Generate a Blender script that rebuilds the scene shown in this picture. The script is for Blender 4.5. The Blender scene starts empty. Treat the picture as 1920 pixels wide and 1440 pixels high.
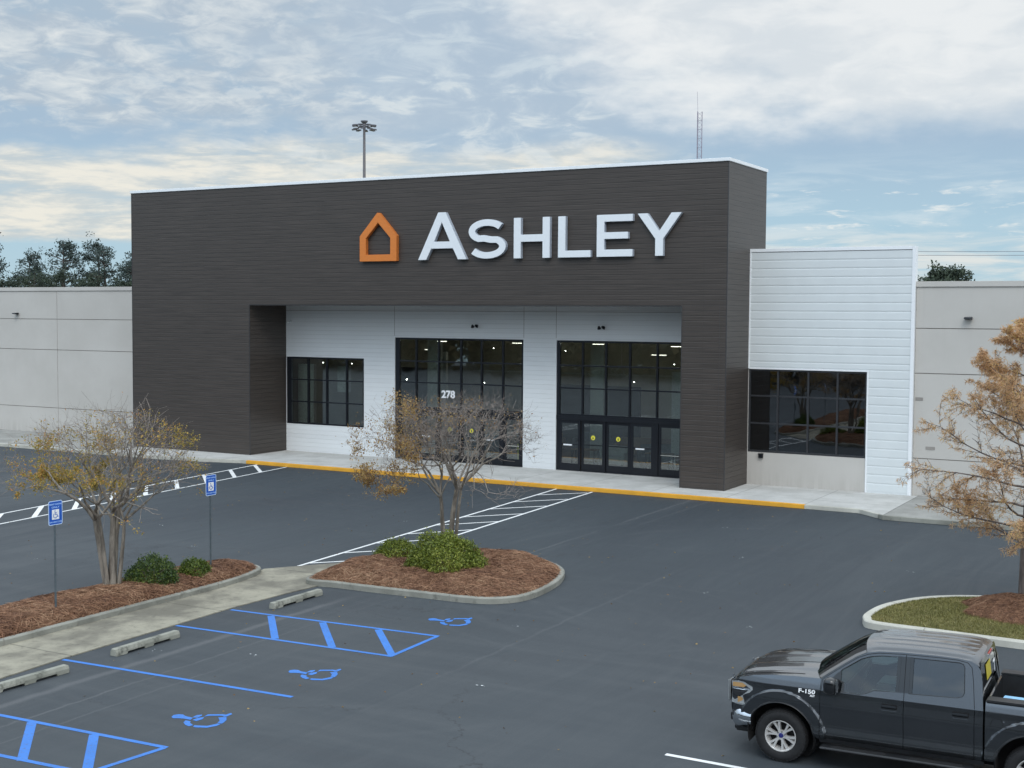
import bpy, bmesh, math, random
import numpy as np
from mathutils import Vector, Matrix
from mathutils.geometry import tessellate_polygon
R = math.radians
scn = bpy.context.scene
col = scn.collection
random.seed(7)
rng = np.random.default_rng(11)

# ------------------------------------------------------------------ camera
cam = bpy.data.cameras.new('camera')
cam.lens = 45.63; cam.sensor_width = 36.0; cam.clip_start = 0.1; cam.clip_end = 3000
co = bpy.data.objects.new('camera', cam); col.objects.link(co)
rv = Vector((0.871248, 0.490803, 0.006226)); uv_ = Vector((-0.031879, 0.043923, 0.998526)); bv = Vector((0.489806, -0.870163, 0.053915))
mw = Matrix.Identity(4)
for i in range(3):
    mw[i][0] = rv[i]; mw[i][1] = uv_[i]; mw[i][2] = bv[i]
mw[0][3], mw[1][3], mw[2][3] = 0, 0, 6.95
co.matrix_world = mw
scn.camera = co
scn.render.resolution_x = 1024; scn.render.resolution_y = 768
scn.view_settings.view_transform = 'Standard'; scn.view_settings.look = 'None'
scn.view_settings.exposure = 0.74; scn.view_settings.gamma = 1.0
SUN_EL, SUN_AZ = R(48), R(150)          # high thin-cloud sun behind the viewer's right shoulder

# ------------------------------------------------------------------ node helpers
class G:
    """small expression helper for shader node trees"""
    def __init__(s, nt): s.nt = nt
    def n(s, typ, **kw):
        nd = s.nt.nodes.new(typ)
        for k, v in kw.items(): setattr(nd, k, v)
        return nd
    def link(s, a, b): s.nt.links.new(a, b)
    def put(s, sock, v):
        if v is None: return
        if isinstance(v, bpy.types.NodeSocket): s.link(v, sock)
        elif isinstance(v, (tuple, list)):
            sock.default_value = tuple(v) + ((1,) if len(v) == 3 and sock.type == 'RGBA' else ())
        else: sock.default_value = v
    def m(s, op, a, b=None, c=None, clamp=False):
        nd = s.n('ShaderNodeMath', operation=op, use_clamp=clamp)
        s.put(nd.inputs[0], a); s.put(nd.inputs[1], b); s.put(nd.inputs[2], c)
        return nd.outputs[0]
    def ss(s, x, a, b, lo=0., hi=1.):
        nd = s.n('ShaderNodeMapRange', interpolation_type='SMOOTHSTEP')
        s.put(nd.inputs[0], x); s.put(nd.inputs[1], a); s.put(nd.inputs[2], b); s.put(nd.inputs[3], lo); s.put(nd.inputs[4], hi)
        return nd.outputs[0]
    def mr(s, x, a, b, lo=0., hi=1.):
        nd = s.n('ShaderNodeMapRange')
        s.put(nd.inputs[0], x); s.put(nd.inputs[1], a); s.put(nd.inputs[2], b); s.put(nd.inputs[3], lo); s.put(nd.inputs[4], hi)
        return nd.outputs[0]
    def xyz(s, x, y, z):
        nd = s.n('ShaderNodeCombineXYZ'); s.put(nd.inputs[0], x); s.put(nd.inputs[1], y); s.put(nd.inputs[2], z); return nd.outputs[0]
    def sep(s, v):
        nd = s.n('ShaderNodeSeparateXYZ'); s.link(v, nd.inputs[0]); return nd.outputs
    def noise(s, vec, scale, detail=4, rough=.55, dist=0., color=False):
        nd = s.n('ShaderNodeTexNoise'); s.put(nd.inputs['Vector'], vec)
        nd.inputs['Scale'].default_value = scale; nd.inputs['Detail'].default_value = detail
        nd.inputs['Roughness'].default_value = rough; nd.inputs['Distortion'].default_value = dist
        return nd.outputs[1] if color else nd.outputs[0]
    def scale(s, vec, sc, loc=(0, 0, 0)):
        nd = s.n('ShaderNodeMapping'); s.link(vec, nd.inputs[0]); nd.inputs['Scale'].default_value = sc; nd.inputs['Location'].default_value = loc
        return nd.outputs[0]
    def mix(s, f, a, b, mode='MIX'):
        nd = s.n('ShaderNodeMix', data_type='RGBA', blend_type=mode)
        s.put(nd.inputs[0], f); s.put(nd.inputs[6], a); s.put(nd.inputs[7], b)
        return nd.outputs[2]
    def ramp(s, f, stops):
        nd = s.n('ShaderNodeValToRGB'); s.put(nd.inputs[0], f)
        el = nd.color_ramp.elements
        while len(el) < len(stops): el.new(.5)
        for e, (p, c) in zip(el, stops): e.position = p; e.color = tuple(c) + (1,)
        return nd.outputs[0]

# ------------------------------------------------------------------ world: Nishita sky behind layered cloud
world = bpy.data.worlds.new('World'); scn.world = world; world.use_nodes = True
nt = world.node_tree; nt.nodes.clear(); g = G(nt)
sky = g.n('ShaderNodeTexSky', sky_type='NISHITA', sun_disc=False)
sky.sun_elevation = SUN_EL; sky.sun_rotation = SUN_AZ; sky.air_density = 1.2; sky.dust_density = 1.0; sky.ozone_density = 1.5
tc = g.n('ShaderNodeTexCoord')
dx, dy, dz = g.sep(tc.outputs['Generated'])
dzc = g.m('MAXIMUM', dz, 0.0)
inv = g.m('DIVIDE', 1.0, g.m('ADD', dzc, 0.20))
# a flat cloud deck seen in perspective
pl = g.xyz(g.m('MULTIPLY', dx, inv), g.m('MULTIPLY', dy, inv), 0.0)
az = g.m('MULTIPLY', g.m('ARCTAN2', dx, dy), 180 / math.pi)        # degrees east of +Y
el = g.m('MULTIPLY', g.m('ARCSINE', dz), 180 / math.pi)
ae = g.xyz(az, el, 0.)
warp = g.m('SUBTRACT', g.noise(g.scale(ae, (1, 2.0, 1)), .10, 5, .55), .5)
warp2 = g.m('SUBTRACT', g.noise(g.scale(ae, (1, 2.4, 1), (31, 7, 0)), .30, 5, .6), .5)
elw = g.m('ADD', el, g.m('ADD', g.m('MULTIPLY', warp, 3.2), g.m('MULTIPLY', warp2, 1.8)))
azw = g.m('ADD', az, g.m('ADD', g.m('MULTIPLY', warp, 16.0), g.m('MULTIPLY', warp2, 5.)))
def band(x, a0, a1, b0, b1):
    return g.m('MULTIPLY', g.ss(x, a0, a1), g.ss(x, b0, b1, 1., 0.))
rip = g.noise(pl, 13., 6, .60, .5)           # mackerel cells
rip2 = g.noise(g.scale(pl, (1, 1, 1), (5, 3, 0)), 4.2, 5, .55, .4)
fine = g.noise(g.scale(ae, (1, 2.6, 1), (3, 9, 0)), .42, 7, .58, .5)
strat = g.noise(g.scale(ae, (1, 6.5, 1), (13, 2, 0)), .16, 7, .62, .5)
strat2 = g.noise(g.scale(ae, (1, 5.0, 1), (7, 22, 0)), .55, 5, .6, .3)
# clear sky between the clouds
basec = g.ramp(g.mr(el, 0, 16), [(0, (.43, .60, .68)), (.24, (.38, .55, .67)), (.46, (.34, .465, .60)), (.7, (.37, .475, .58)), (1, (.38, .475, .57))])
leftm = g.ss(azw, -40, -29, 1., 0.)
# 1 mottled grey-white mackerel field, upper left
field = g.m('MULTIPLY', g.ss(elw, 6.9, 8.6), leftm)
cellv = g.m('ADD', g.m('MULTIPLY', rip, .62), g.m('MULTIPLY', rip2, .38))
c = g.mix(g.m('MULTIPLY', field, g.ss(rip2, .36, .58, .15, .92)), basec, (.41, .485, .565))
c = g.mix(g.m('MULTIPLY', field, g.ss(cellv, .44, .62, 0., .82)), c, (.64, .685, .705))
c = g.mix(g.m('MULTIPLY', field, g.ss(cellv, .57, .72, 0., .75)), c, (.79, .80, .78))
# 2 cream layered bank low on the left, thinning to the right
bankm = g.m('MULTIPLY', g.m('MULTIPLY', g.ss(g.m('ADD', el, g.m('MULTIPLY', warp2, .8)), 2.75, 3.15), g.ss(g.m('SUBTRACT', elw, g.m('MULTIPLY', g.m('ADD', az, 46), .045)), 6.2, 7.3, 1., 0.)), g.ss(azw, -27, -19, 1., 0.))
c = g.mix(g.m('MULTIPLY', bankm, g.ss(strat, .30, .50, .45, .98)), c, g.mix(g.ss(g.m('ADD', g.m('MULTIPLY', strat, .6), g.m('MULTIPLY', strat2, .4)), .42, .60), (.53, .58, .60), (.80, .77, .69)))
# 3 smooth grey veil, centre top
cv = g.m('MULTIPLY', band(azw, -42, -34, -25, -17), g.ss(elw, 6.6, 9.0))
c = g.mix(g.m('MULTIPLY', cv, g.ss(fine, .25, .6, .75, .95)), c, g.mix(g.ss(fine, .42, .66), (.41, .50, .60), (.55, .63, .69)))
# 4 small shreds across the middle
sh = g.m('MULTIPLY', g.m('MULTIPLY', band(elw, 5.2, 6.6, 9.4, 10.8), g.ss(fine, .52, .64)), band(azw, -46, -40, -24, -18))
c = g.mix(g.m('MULTIPLY', sh, .55), c, (.68, .72, .73))
# 5 broad soft white bank, upper right, its lower edge falling to the right
slope = g.m('ADD', elw, g.m('MULTIPLY', g.m('ADD', azw, 28.5), .42))
wb = g.m('MULTIPLY', g.ss(slope, 10.8, 14.2), g.ss(elw, 6.6, 9.2))
c = g.mix(g.m('MULTIPLY', wb, .95), c, g.mix(g.ss(g.m('ADD', g.m('MULTIPLY', warp, 1.1), g.m('MULTIPLY', fine, .55)), .12, .42), (.66, .70, .73), (.80, .815, .815)))
# 6 faint wisps under the bank at right and a cream smear just above the roofs
ws = g.m('MULTIPLY', g.m('MULTIPLY', g.ss(azw, -27, -20), g.ss(el, 7.6, 4.4)), g.ss(strat, .46, .64))
c = g.mix(g.m('MULTIPLY', ws, .55), c, (.62, .71, .76))
ws2 = g.m('MULTIPLY', g.m('MULTIPLY', g.ss(azw, -25, -20), band(el, 2.8, 3.6, 5.0, 6.0)), g.ss(strat2, .56, .70))
c = g.mix(g.m('MULTIPLY', ws2, .8), c, (.78, .80, .79))
sm = g.m('MULTIPLY', g.m('MULTIPLY', g.ss(azw, -30, -22), g.ss(el, 4.3, 2.2)), g.ss(strat, .38, .58))
c = g.mix(g.m('MULTIPLY', sm, .75), c, (.74, .74, .71))
# cloud lit from above is brighter overhead and on the sun's side of the sky
lift = g.m('ADD', 1.0, g.m('MULTIPLY', g.ss(dz, .27, .75), .85))
back = g.ss(dy, .3, -.6)
lift = g.m('ADD', lift, g.m('MULTIPLY', g.m('MULTIPLY', back, g.ss(dz, .02, .4)), 1.0))
up_ = g.m('SUBTRACT', lift, 1.0)
c2 = g.mix(1.0, c, g.xyz(g.m('ADD', 1.0, g.m('MULTIPLY', up_, .88)), lift, g.m('ADD', 1.0, g.m('MULTIPLY', up_, 1.12))), 'MULTIPLY')
bgc = g.n('ShaderNodeBackground'); g.link(c2, bgc.inputs[0]); bgc.inputs[1].default_value = .66
bgs = g.n('ShaderNodeBackground'); g.link(sky.outputs[0], bgs.inputs[0]); bgs.inputs[1].default_value = .06
mx = g.n('ShaderNodeMixShader'); mx.inputs[0].default_value = .93
g.link(bgs.outputs[0], mx.inputs[1]); g.link(bgc.outputs[0], mx.inputs[2])
wo = g.n('ShaderNodeOutputWorld'); g.link(mx.outputs[0], wo.inputs[0])

# ------------------------------------------------------------------ sun behind cloud
sl = bpy.data.lights.new('sun', 'SUN'); sl.energy = .6; sl.angle = R(24); sl.color = (1.0, .955, .89)
so = bpy.data.objects.new('sun', sl); col.objects.link(so)
sd = Vector((math.sin(SUN_AZ) * math.cos(SUN_EL), math.cos(SUN_AZ) * math.cos(SUN_EL), math.sin(SUN_EL)))
so.rotation_euler = sd.to_track_quat('Z', 'Y').to_euler(); so.location = sd * 100

# ------------------------------------------------------------------ materials
def new_mat(name):
    m = bpy.data.materials.new(name); m.use_nodes = True
    m.node_tree.nodes.clear(); gg = G(m.node_tree)
    out = gg.n('ShaderNodeOutputMaterial'); b = gg.n('ShaderNodeBsdfPrincipled')
    gg.link(b.outputs[0], out.inputs[0])
    return m, gg, b, out
def objc(gg): return gg.n('ShaderNodeTexCoord').outputs['Object']
def bump(gg, b, h, strength=.3, dist=.01):
    bn = gg.n('ShaderNodeBump'); bn.inputs['Strength'].default_value = strength; bn.inputs['Distance'].default_value = dist
    gg.link(h, bn.inputs['Height']); gg.link(bn.outputs[0], b.inputs['Normal'])
def simple(name, colr, rough=.5, metal=0., var=.08, vs=8., coat=0., bumpy=0., bs=60.):
    m, gg, b, o = new_mat(name); oc = objc(gg)
    nz = gg.noise(oc, vs, 5, .6)
    lo = tuple(max(0, x * (1 - var)) for x in colr); hi = tuple(min(1, x * (1 + var)) for x in colr)
    gg.link(gg.mix(gg.ss(nz, .3, .7), lo, hi), b.inputs['Base Color'])
    b.inputs['Roughness'].default_value = rough; b.inputs['Metallic'].default_value = metal; b.inputs['Coat Weight'].default_value = coat
    b.inputs['Coat Roughness'].default_value = .05
    if bumpy: bump(gg, b, gg.noise(oc, bs, 3), bumpy)
    return m
M = {}
# asphalt: fresh seal coat, scuffs and sweep marks
def asphalt():
    m, gg, b, o = new_mat('asphalt'); oc = objc(gg)
    big = gg.noise(gg.scale(oc, (.12, .05, 1)), 1., 5, .6, .4)
    sw = gg.noise(gg.scale(oc, (.9, .10, 1)), 1., 6, .65, .6)
    sw2 = gg.noise(gg.scale(oc, (.11, 1.1, 1), (5, 2, 0)), 1., 6, .65, .5)
    fin = gg.noise(oc, 42., 3, .8)
    spk = gg.noise(oc, 13., 5, .75)
    cc = gg.mix(gg.ss(big, .35, .65), (.019, .027, .035), (.028, .038, .046))
    cc = gg.mix(gg.m('MULTIPLY', gg.ss(sw, .54, .78), .12), cc, (.105, .108, .112))
    cc = gg.mix(gg.m('MULTIPLY', gg.ss(sw2, .56, .80), .20), cc, (.105, .108, .112))
    cc = gg.mix(gg.m('MULTIPLY', gg.ss(sw2, .45, .30), .35), cc, (.035, .037, .042))
    cc = gg.mix(gg.m('MULTIPLY', gg.ss(spk, .66, .80), .35), cc, (.15, .15, .15))
    cc = gg.mix(gg.ss(fin, .47, .70, 0., .40), cc, (.085, .094, .104))
    cc = gg.mix(gg.ss(fin, .45, .28, 0., .45), cc, (.022, .026, .032))
    # older, paler surface in the parking bays nearer the viewer
    x, y, z = gg.sep(oc)
    worn = gg.m('MULTIPLY', gg.ss(y, 33, 22), .34)
    cc = gg.mix(worn, cc, gg.mix(gg.ss(sw2, .35, .65), (.042, .048, .055), (.068, .074, .080)))
    # tyre tracks turning round the island
    for cxx, cyy, rad, w, k in [(-16.2, 22.6, 5.1, .16, .07), (-16.2, 22.6, 6.7, .16, .05), (-9.5, 33.5, 8.2, .2, .06), (-9.5, 33.5, 9.9, .2, .05), (-13.0, 27.0, 3.6, .12, .06)]:
        d = gg.m('SQRT', gg.m('ADD', gg.m('POWER', gg.m('SUBTRACT', x, cxx), 2.), gg.m('POWER', gg.m('SUBTRACT', y, cyy), 2.)))
        d = gg.m('ABSOLUTE', gg.m('SUBTRACT', gg.m('ADD', d, gg.m('MULTIPLY', gg.m('SUBTRACT', big, .5), 1.2)), rad))
        t = gg.m('MULTIPLY', gg.ss(d, w, w * .2), gg.ss(sw, .38, .62, 0., k))
        cc = gg.mix(t, cc, (.15, .155, .16))
    # hairline cracks, sealed seams and oil drips
    vo = gg.n('ShaderNodeTexVoronoi', feature='DISTANCE_TO_EDGE'); vo.inputs['Scale'].default_value = .14
    wv = gg.n('ShaderNodeVectorMath', operation='ADD'); gg.link(oc, wv.inputs[0])
    wn_ = gg.n('ShaderNodeVectorMath', operation='SCALE'); gg.link(gg.noise(oc, .9, 6, .7, color=True), wn_.inputs[0]); wn_.inputs['Scale'].default_value = 1.6; gg.link(wn_.outputs[0], wv.inputs[1]); gg.link(wv.outputs[0], vo.inputs['Vector'])
    cr = gg.m('MULTIPLY', gg.ss(vo.outputs['Distance'], .0032, .0008), gg.ss(big, .50, .60))
    cc = gg.mix(gg.m('MULTIPLY', cr, .8), cc, (.012, .013, .016))
    vs_ = gg.n('ShaderNodeTexVoronoi', feature='F1'); vs_.inputs['Scale'].default_value = .55; gg.link(oc, vs_.inputs['Vector'])
    oil = gg.m('MULTIPLY', gg.ss(gg.m('ADD', vs_.outputs['Distance'], gg.m('MULTIPLY', gg.m('SUBTRACT', spk, .5), .25)), .16, .04), gg.ss(gg.noise(oc, .21, 2), .50, .60))
    cc = gg.mix(gg.m('MULTIPLY', oil, .5), cc, (.016, .018, .022))
    seam_ = gg.m('ABSOLUTE', gg.m('SUBTRACT', gg.m('ADD', y, gg.m('MULTIPLY', gg.m('SUBTRACT', big, .5), .4)), 33.4))
    cc = gg.mix(gg.ss(seam_, .035, .01, 0., .5), cc, (.02, .022, .027))
    # scrubbed line in front of the wheel stops
    d = gg.m('ABSOLUTE', gg.m('SUBTRACT', gg.m('ADD', x, gg.m('MULTIPLY', gg.m('SUBTRACT', sw2, .5), .22)), -18.85))
    t = gg.m('MULTIPLY', gg.m('MULTIPLY', gg.ss(d, .16, .02), gg.ss(y, 26, 24)), gg.ss(fin, .2, .6, .1, .30))
    cc = gg.mix(t, cc, (.17, .17, .175))
    for (x0_, w_, k_) in ((-17.9, .05, .16), (-17.2, .04, .12), (-13.2, .06, .10)):
        d = gg.m('ABSOLUTE', gg.m('SUBTRACT', gg.m('ADD', x, gg.m('MULTIPLY', gg.m('SUBTRACT', sw2, .5), .3)), x0_))
        cc = gg.mix(gg.m('MULTIPLY', gg.ss(d, w_, .01), gg.ss(sw, .4, .6, 0., k_ * 1.6)), cc, (.17, .17, .175))
    gg.link(cc, b.inputs['Base Color'])
    gg.link(gg.ss(sw, .3, .7, .62, .80), b.inputs['Roughness'])
    b.inputs['Specular IOR Level'].default_value = .5
    bump(gg, b, gg.m('ADD', fin, gg.m('MULTIPLY', spk, .6)), .35, .008)
    return m
M['asphalt'] = asphalt()
def concrete(name, a, bcol, stain=.35, sx=1., joints=None):
    m, gg, b, o = new_mat(name); oc = objc(gg)
    big = gg.noise(gg.scale(oc, (sx, 1, 1)), .8, 6, .62, .3); mid = gg.noise(oc, 4.5, 6, .68); fin = gg.noise(oc, 70., 3, .7)
    cc = gg.mix(gg.ss(big, .35, .65), a, bcol)
    cc = gg.mix(gg.m('MULTIPLY', gg.ss(mid, .52, .72), stain), cc, tuple(v * .55 for v in a))
    cc = gg.mix(gg.ss(fin, .3, .75, 0., .22), cc, tuple(v * .6 for v in a))
    if joints:
        x, y, z = gg.sep(oc)
        for ax, per, off in joints:
            v = (x, y)[ax]
            f = gg.m('FRACT', gg.m('DIVIDE', gg.m('ADD', v, off), per))
            d = gg.m('MULTIPLY', gg.m('MINIMUM', f, gg.m('SUBTRACT', 1.0, f)), per)
            cc = gg.mix(gg.ss(d, .03, .008, 0., .6), cc, tuple(v2 * .35 for v2 in a))
    gg.link(cc, b.inputs['Base Color']); b.inputs['Roughness'].default_value = .85
    bump(gg, b, gg.m('ADD', fin, mid), .3, .01)
    return m
M['new_conc'] = concrete('pale_new_concrete', (.40, .395, .375), (.50, .495, .475), .22, joints=[(0, 3.05, 10.56), (1, 2.4, .9)])
M['old_conc'] = concrete('weathered_concrete', (.235, .232, .215), (.31, .305, .285), .4, joints=[(0, 3.05, 10.56)])
M['ramp_conc'] = concrete('stained_ramp_concrete', (.15, .14, .112), (.32, .30, .235), .6, joints=[(1, 4.55, 4.6)])
M['kerb'] = concrete('kerb_concrete', (.19, .19, .165), (.29, .29, .255), .7)
M['kerb_light'] = concrete('pale_kerb_concrete', (.42, .41, .36), (.53, .52, .46), .3)
M['stop'] = concrete('wheel_stop_concrete', (.19, .195, .165), (.33, .33, .285), .95)
def paint(name, colr, wear=.35, thr=.60):
    m, gg, b, o = new_mat(name); oc = objc(gg)
    w = gg.noise(oc, 14., 5, .75); w2 = gg.noise(oc, 90., 2, .7)
    f = gg.m('MULTIPLY', gg.ss(gg.m('ADD', gg.m('MULTIPLY', w, .75), gg.m('MULTIPLY', w2, .25)), thr, thr + .14), wear)
    cc = gg.mix(gg.ss(gg.noise(oc, 1.7, 3), .3, .7), colr, tuple(min(1, v * .86) for v in colr))
    gg.link(gg.mix(f, cc, (.09, .09, .095)), b.inputs['Base Color']); b.inputs['Roughness'].default_value = .6
    bump(gg, b, w2, .2, .004)
    return m
M['blue_paint'] = paint('blue_line_paint', (.035, .18, .57), .8, .52)
M['white_paint'] = paint('white_line_paint', (.74, .75, .75), .7, .55)
M['yellow_paint'] = paint('yellow_kerb_paint', (.74, .37, .03), .5, .56)

def siding(name, colr, pitch, groove=.012, dark=.4, offx=0., vj=None, rough=.45, streak=.14):
    """flat composite planks: thin shadow joints every `pitch` metres"""
    m, gg, b, o = new_mat(name); oc = objc(gg); x, y, z = gg.sep(oc)
    f = gg.m('FRACT', gg.m('DIVIDE', z, pitch)); d = gg.m('MULTIPLY', gg.m('MINIMUM', f, gg.m('SUBTRACT', 1., f)), pitch)
    row = gg.m('FLOOR', gg.m('DIVIDE', z, pitch))
    wn = gg.n('ShaderNodeTexWhiteNoise', noise_dimensions='1D'); gg.link(row, wn.inputs['W'])
    st = gg.noise(gg.xyz(gg.m('ADD', gg.m('MULTIPLY', gg.m('ADD', x, y), .6), gg.m('MULTIPLY', wn.outputs[0], 40.)), 0., gg.m('MULTIPLY', z, 26.)), 1., 5, .65)
    big = gg.noise(oc, .25, 3)
    lo = tuple(v * (1 - streak) for v in colr); hi = tuple(v * (1 + streak) for v in colr)
    cc = gg.mix(gg.ss(st, .3, .7), lo, hi)
    cc = gg.mix(gg.m('MULTIPLY', wn.outputs[0], .25), cc, tuple(v * 1.18 for v in colr))
    cc = gg.mix(gg.ss(big, .3, .7, 0., .25), cc, tuple(v * .85 for v in colr))
    j = gg.ss(d, groove, groove * .35, 0., 1.)
    if vj:
        fx = gg.m('FRACT', gg.m('DIVIDE', gg.m('ADD', gg.m('ADD', x, y), gg.m('MULTIPLY', wn.outputs[0], vj * .0)), vj))
        dxj = gg.m('MULTIPLY', gg.m('MINIMUM', fx, gg.m('SUBTRACT', 1., fx)), vj)
        j = gg.m('MAXIMUM', j, gg.ss(dxj, .012, .004, 0., .45))
    cc = gg.mix(gg.m('MULTIPLY', j, dark), cc, tuple(v * .25 for v in colr))
    gg.link(cc, b.inputs['Base Color']); b.inputs['Roughness'].default_value = rough
    h = gg.m('ADD', gg.m('MULTIPLY', j, -1.), gg.m('MULTIPLY', st, .12))
    bump(gg, b, h, .6, .012)
    return m
M['dark_siding'] = siding('charcoal_plank_cladding', (.053, .043, .037), .2035, .014, .70, rough=.42, streak=.34, vj=3.66)
M['white_siding'] = siding('white_plank_cladding', (.69, .71, .72), .2035, .008, .12, rough=.5, streak=.015)
M['white_board'] = simple('white_painted_board', (.62, .655, .665), .45, var=.02, vs=1.5, bumpy=.05)
M['white_trim'] = simple('white_metal_trim', (.78, .80, .82), .35, var=.02)
M['dark_trim'] = simple('charcoal_metal_trim', (.050, .047, .047), .4, .2)
M['tilt'] = None
def tilt():
    m, gg, b, o = new_mat('painted_tilt_up_concrete'); oc = objc(gg); x, y, z = gg.sep(oc)
    big = gg.noise(oc, .35, 5, .6); fin = gg.noise(oc, 45., 4, .7)
    dr = gg.noise(gg.xyz(gg.m('MULTIPLY', x, 3.), 0., gg.m('MULTIPLY', z, .18)), 1., 5, .7)
    cc = gg.mix(gg.ss(big, .3, .7), (.455, .435, .405), (.50, .48, .45))
    cc = gg.mix(gg.m('MULTIPLY', gg.ss(dr, .55, .8), .2), cc, (.36, .345, .32))
    cc = gg.mix(gg.m('MULTIPLY', gg.ss(z, 1.0, .15), gg.ss(dr, .35, .65, 0., .35)), cc, (.30, .28, .25))
    cc = gg.mix(gg.ss(fin, .35, .7, 0., .10), cc, (.38, .365, .34))
    gg.link(cc, b.inputs['Base Color']); b.inputs['Roughness'].default_value = .9
    bump(gg, b, fin, .35, .006); return m
M['tilt'] = tilt()
M['groove'] = simple('reveal_groove', (.22, .20, .18), .9)
M['mullion'] = simple('black_anodised_frame', (.012, .014, .019), .35, .3)
M['roof'] = simple('roof_membrane', (.5, .5, .5), .8)
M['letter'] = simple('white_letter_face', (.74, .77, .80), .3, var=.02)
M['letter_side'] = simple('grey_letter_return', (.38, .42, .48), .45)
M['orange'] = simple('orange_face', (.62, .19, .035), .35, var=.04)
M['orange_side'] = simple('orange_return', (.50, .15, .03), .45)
M['floor_wood'] = simple('brown_laminate_floor', (.20, .12, .075), .4, var=.3, vs=2.)
M['in_wall'] = simple('interior_grey_wall', (.46, .46, .40), .8, var=.1, vs=.7)
M['in_dark'] = simple('interior_dark', (.07, .062, .055), .8)
M['in_white'] = simple('interior_white', (.62, .63, .60), .7)
def glass(name, tint, refl=.06, spec=1.45, mul=1.6):
    m = bpy.data.materials.new(name); m.use_nodes = True; m.node_tree.nodes.clear(); gg = G(m.node_tree)
    o = gg.n('ShaderNodeOutputMaterial'); t = gg.n('ShaderNodeBsdfTransparent'); t.inputs[0].default_value = tint + (1,)
    gl = gg.n('ShaderNodeBsdfGlossy'); gl.inputs['Roughness'].default_value = .015; gl.inputs[0].default_value = (.95, .97, 1, 1)
    bn = gg.n('ShaderNodeBump'); bn.inputs['Strength'].default_value = .12; bn.inputs['Distance'].default_value = .02
    gg.link(gg.noise(objc(gg), .9, 2), bn.inputs['Height']); gg.link(bn.outputs[0], gl.inputs['Normal'])
    fr = gg.n('ShaderNodeFresnel'); fr.inputs[0].default_value = spec
    fac = gg.m('ADD', gg.m('MULTIPLY', fr.outputs[0], mul), refl)
    fac = gg.m('MINIMUM', fac, 1.0)
    mxs = gg.n('ShaderNodeMixShader'); gg.link(fac, mxs.inputs[0]); gg.link(t.outputs[0], mxs.inputs[1]); gg.link(gl.outputs[0], mxs.inputs[2])
    gg.link(mxs.outputs[0], o.inputs[0]); return m
M['glass'] = glass('storefront_glass', (.80, .85, .82), .09)
M['glass_dark'] = glass('tinted_black_glass', (.10, .14, .15), .09)
def emit(name, colr, s):
    m, gg, b, o = new_mat(name); b.inputs['Base Color'].default_value = colr + (1,)
    b.inputs['Emission Color'].default_value = colr + (1,); b.inputs['Emission Strength'].default_value = s; return m
M['lamp'] = emit('ceiling_light_glow', (1., .93, .82), 3.2)
M['tube'] = emit('added_fill_tube', (1., .93, .82), 10.)  # glow of the added, unseen strips that fill the shop with light
M['lamp_hot'] = emit('spot_light_glow', (1., .97, .92), 22.)

# foliage-like materials with one tone per leaf
def leafy(name, stops, rough=.65, trans=.25, spec=.3):
    m, gg, b, o = new_mat(name)
    geo = gg.n('ShaderNodeNewGeometry'); ri = geo.outputs['Random Per Island']
    nz = gg.noise(objc(gg), .9, 3)
    f = gg.m('ADD', gg.m('MULTIPLY', ri, .72), gg.m('MULTIPLY', gg.ss(nz, .3, .7), .28))
    cc = gg.ramp(f, stops)
    gg.link(cc, b.inputs['Base Color']); b.inputs['Roughness'].default_value = rough; b.inputs['Specular IOR Level'].default_value = spec
    if trans:
        tr = gg.n('ShaderNodeBsdfTranslucent'); gg.link(cc, tr.inputs[0])
        ms = gg.n('ShaderNodeMixShader'); ms.inputs[0].default_value = trans
        gg.link(b.outputs[0], ms.inputs[1]); gg.link(tr.outputs[0], ms.inputs[2]); gg.link(ms.outputs[0], o.inputs[0])
    return m
M['straw'] = leafy('pine_straw', [(0, (.06, .028, .020)), (.3, (.150, .072, .040)), (.65, (.27, .140, .080)), (1, (.44, .29, .18))], .7, 0.)
M['straw_base'] = simple('pine_straw_bed', (.075, .030, .018), .9, var=.5, vs=30, bumpy=.6, bs=50)
M['grass'] = leafy('lawn_blades', [(0, (.085, .085, .022)), (.5, (.17, .165, .050)), (.8, (.27, .235, .085)), (1, (.40, .33, .17))], .6, .2)
M['grass_base'] = simple('lawn_soil', (.15, .135, .055), .9, var=.4, vs=6, bumpy=.5)
M['bush'] = leafy('shrub_leaves', [(0, (.035, .06, .012)), (.5, (.085, .13, .022)), (.85, (.16, .20, .030)), (1, (.24, .26, .05))], .5, .25, .4)
M['bush_lime'] = leafy('lime_shrub_leaves', [(0, (.045, .07, .012)), (.4, (.12, .16, .025)), (.75, (.25, .29, .045)), (1, (.42, .42, .10))], .5, .25, .4)
M['bush_dark'] = leafy('dark_shrub_leaves', [(0, (.02, .048, .022)), (.45, (.055, .10, .028)), (.8, (.14, .19, .036)), (1, (.28, .30, .07))], .5, .25, .4)
M['myrtle_leaf'] = leafy('autumn_olive_leaves', [(0, (.16, .14, .04)), (.4, (.32, .26, .065)), (.62, (.44, .30, .07)), (.85, (.56, .30, .08)), (1, (.50, .18, .08))], .6, .35)
M['myrtle_leaf2'] = leafy('autumn_rust_leaves', [(0, (.13, .07, .04)), (.35, (.27, .15, .06)), (.6, (.38, .26, .09)), (.85, (.44, .30, .12)), (1, (.36, .34, .14))], .6, .35)
M['cypress_leaf'] = leafy('rusty_cypress_needles', [(0, (.34, .20, .10)), (.4, (.62, .40, .22)), (.7, (.78, .54, .34)), (.9, (.62, .46, .15)), (1, (.86, .68, .50))], .7, .5)
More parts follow.
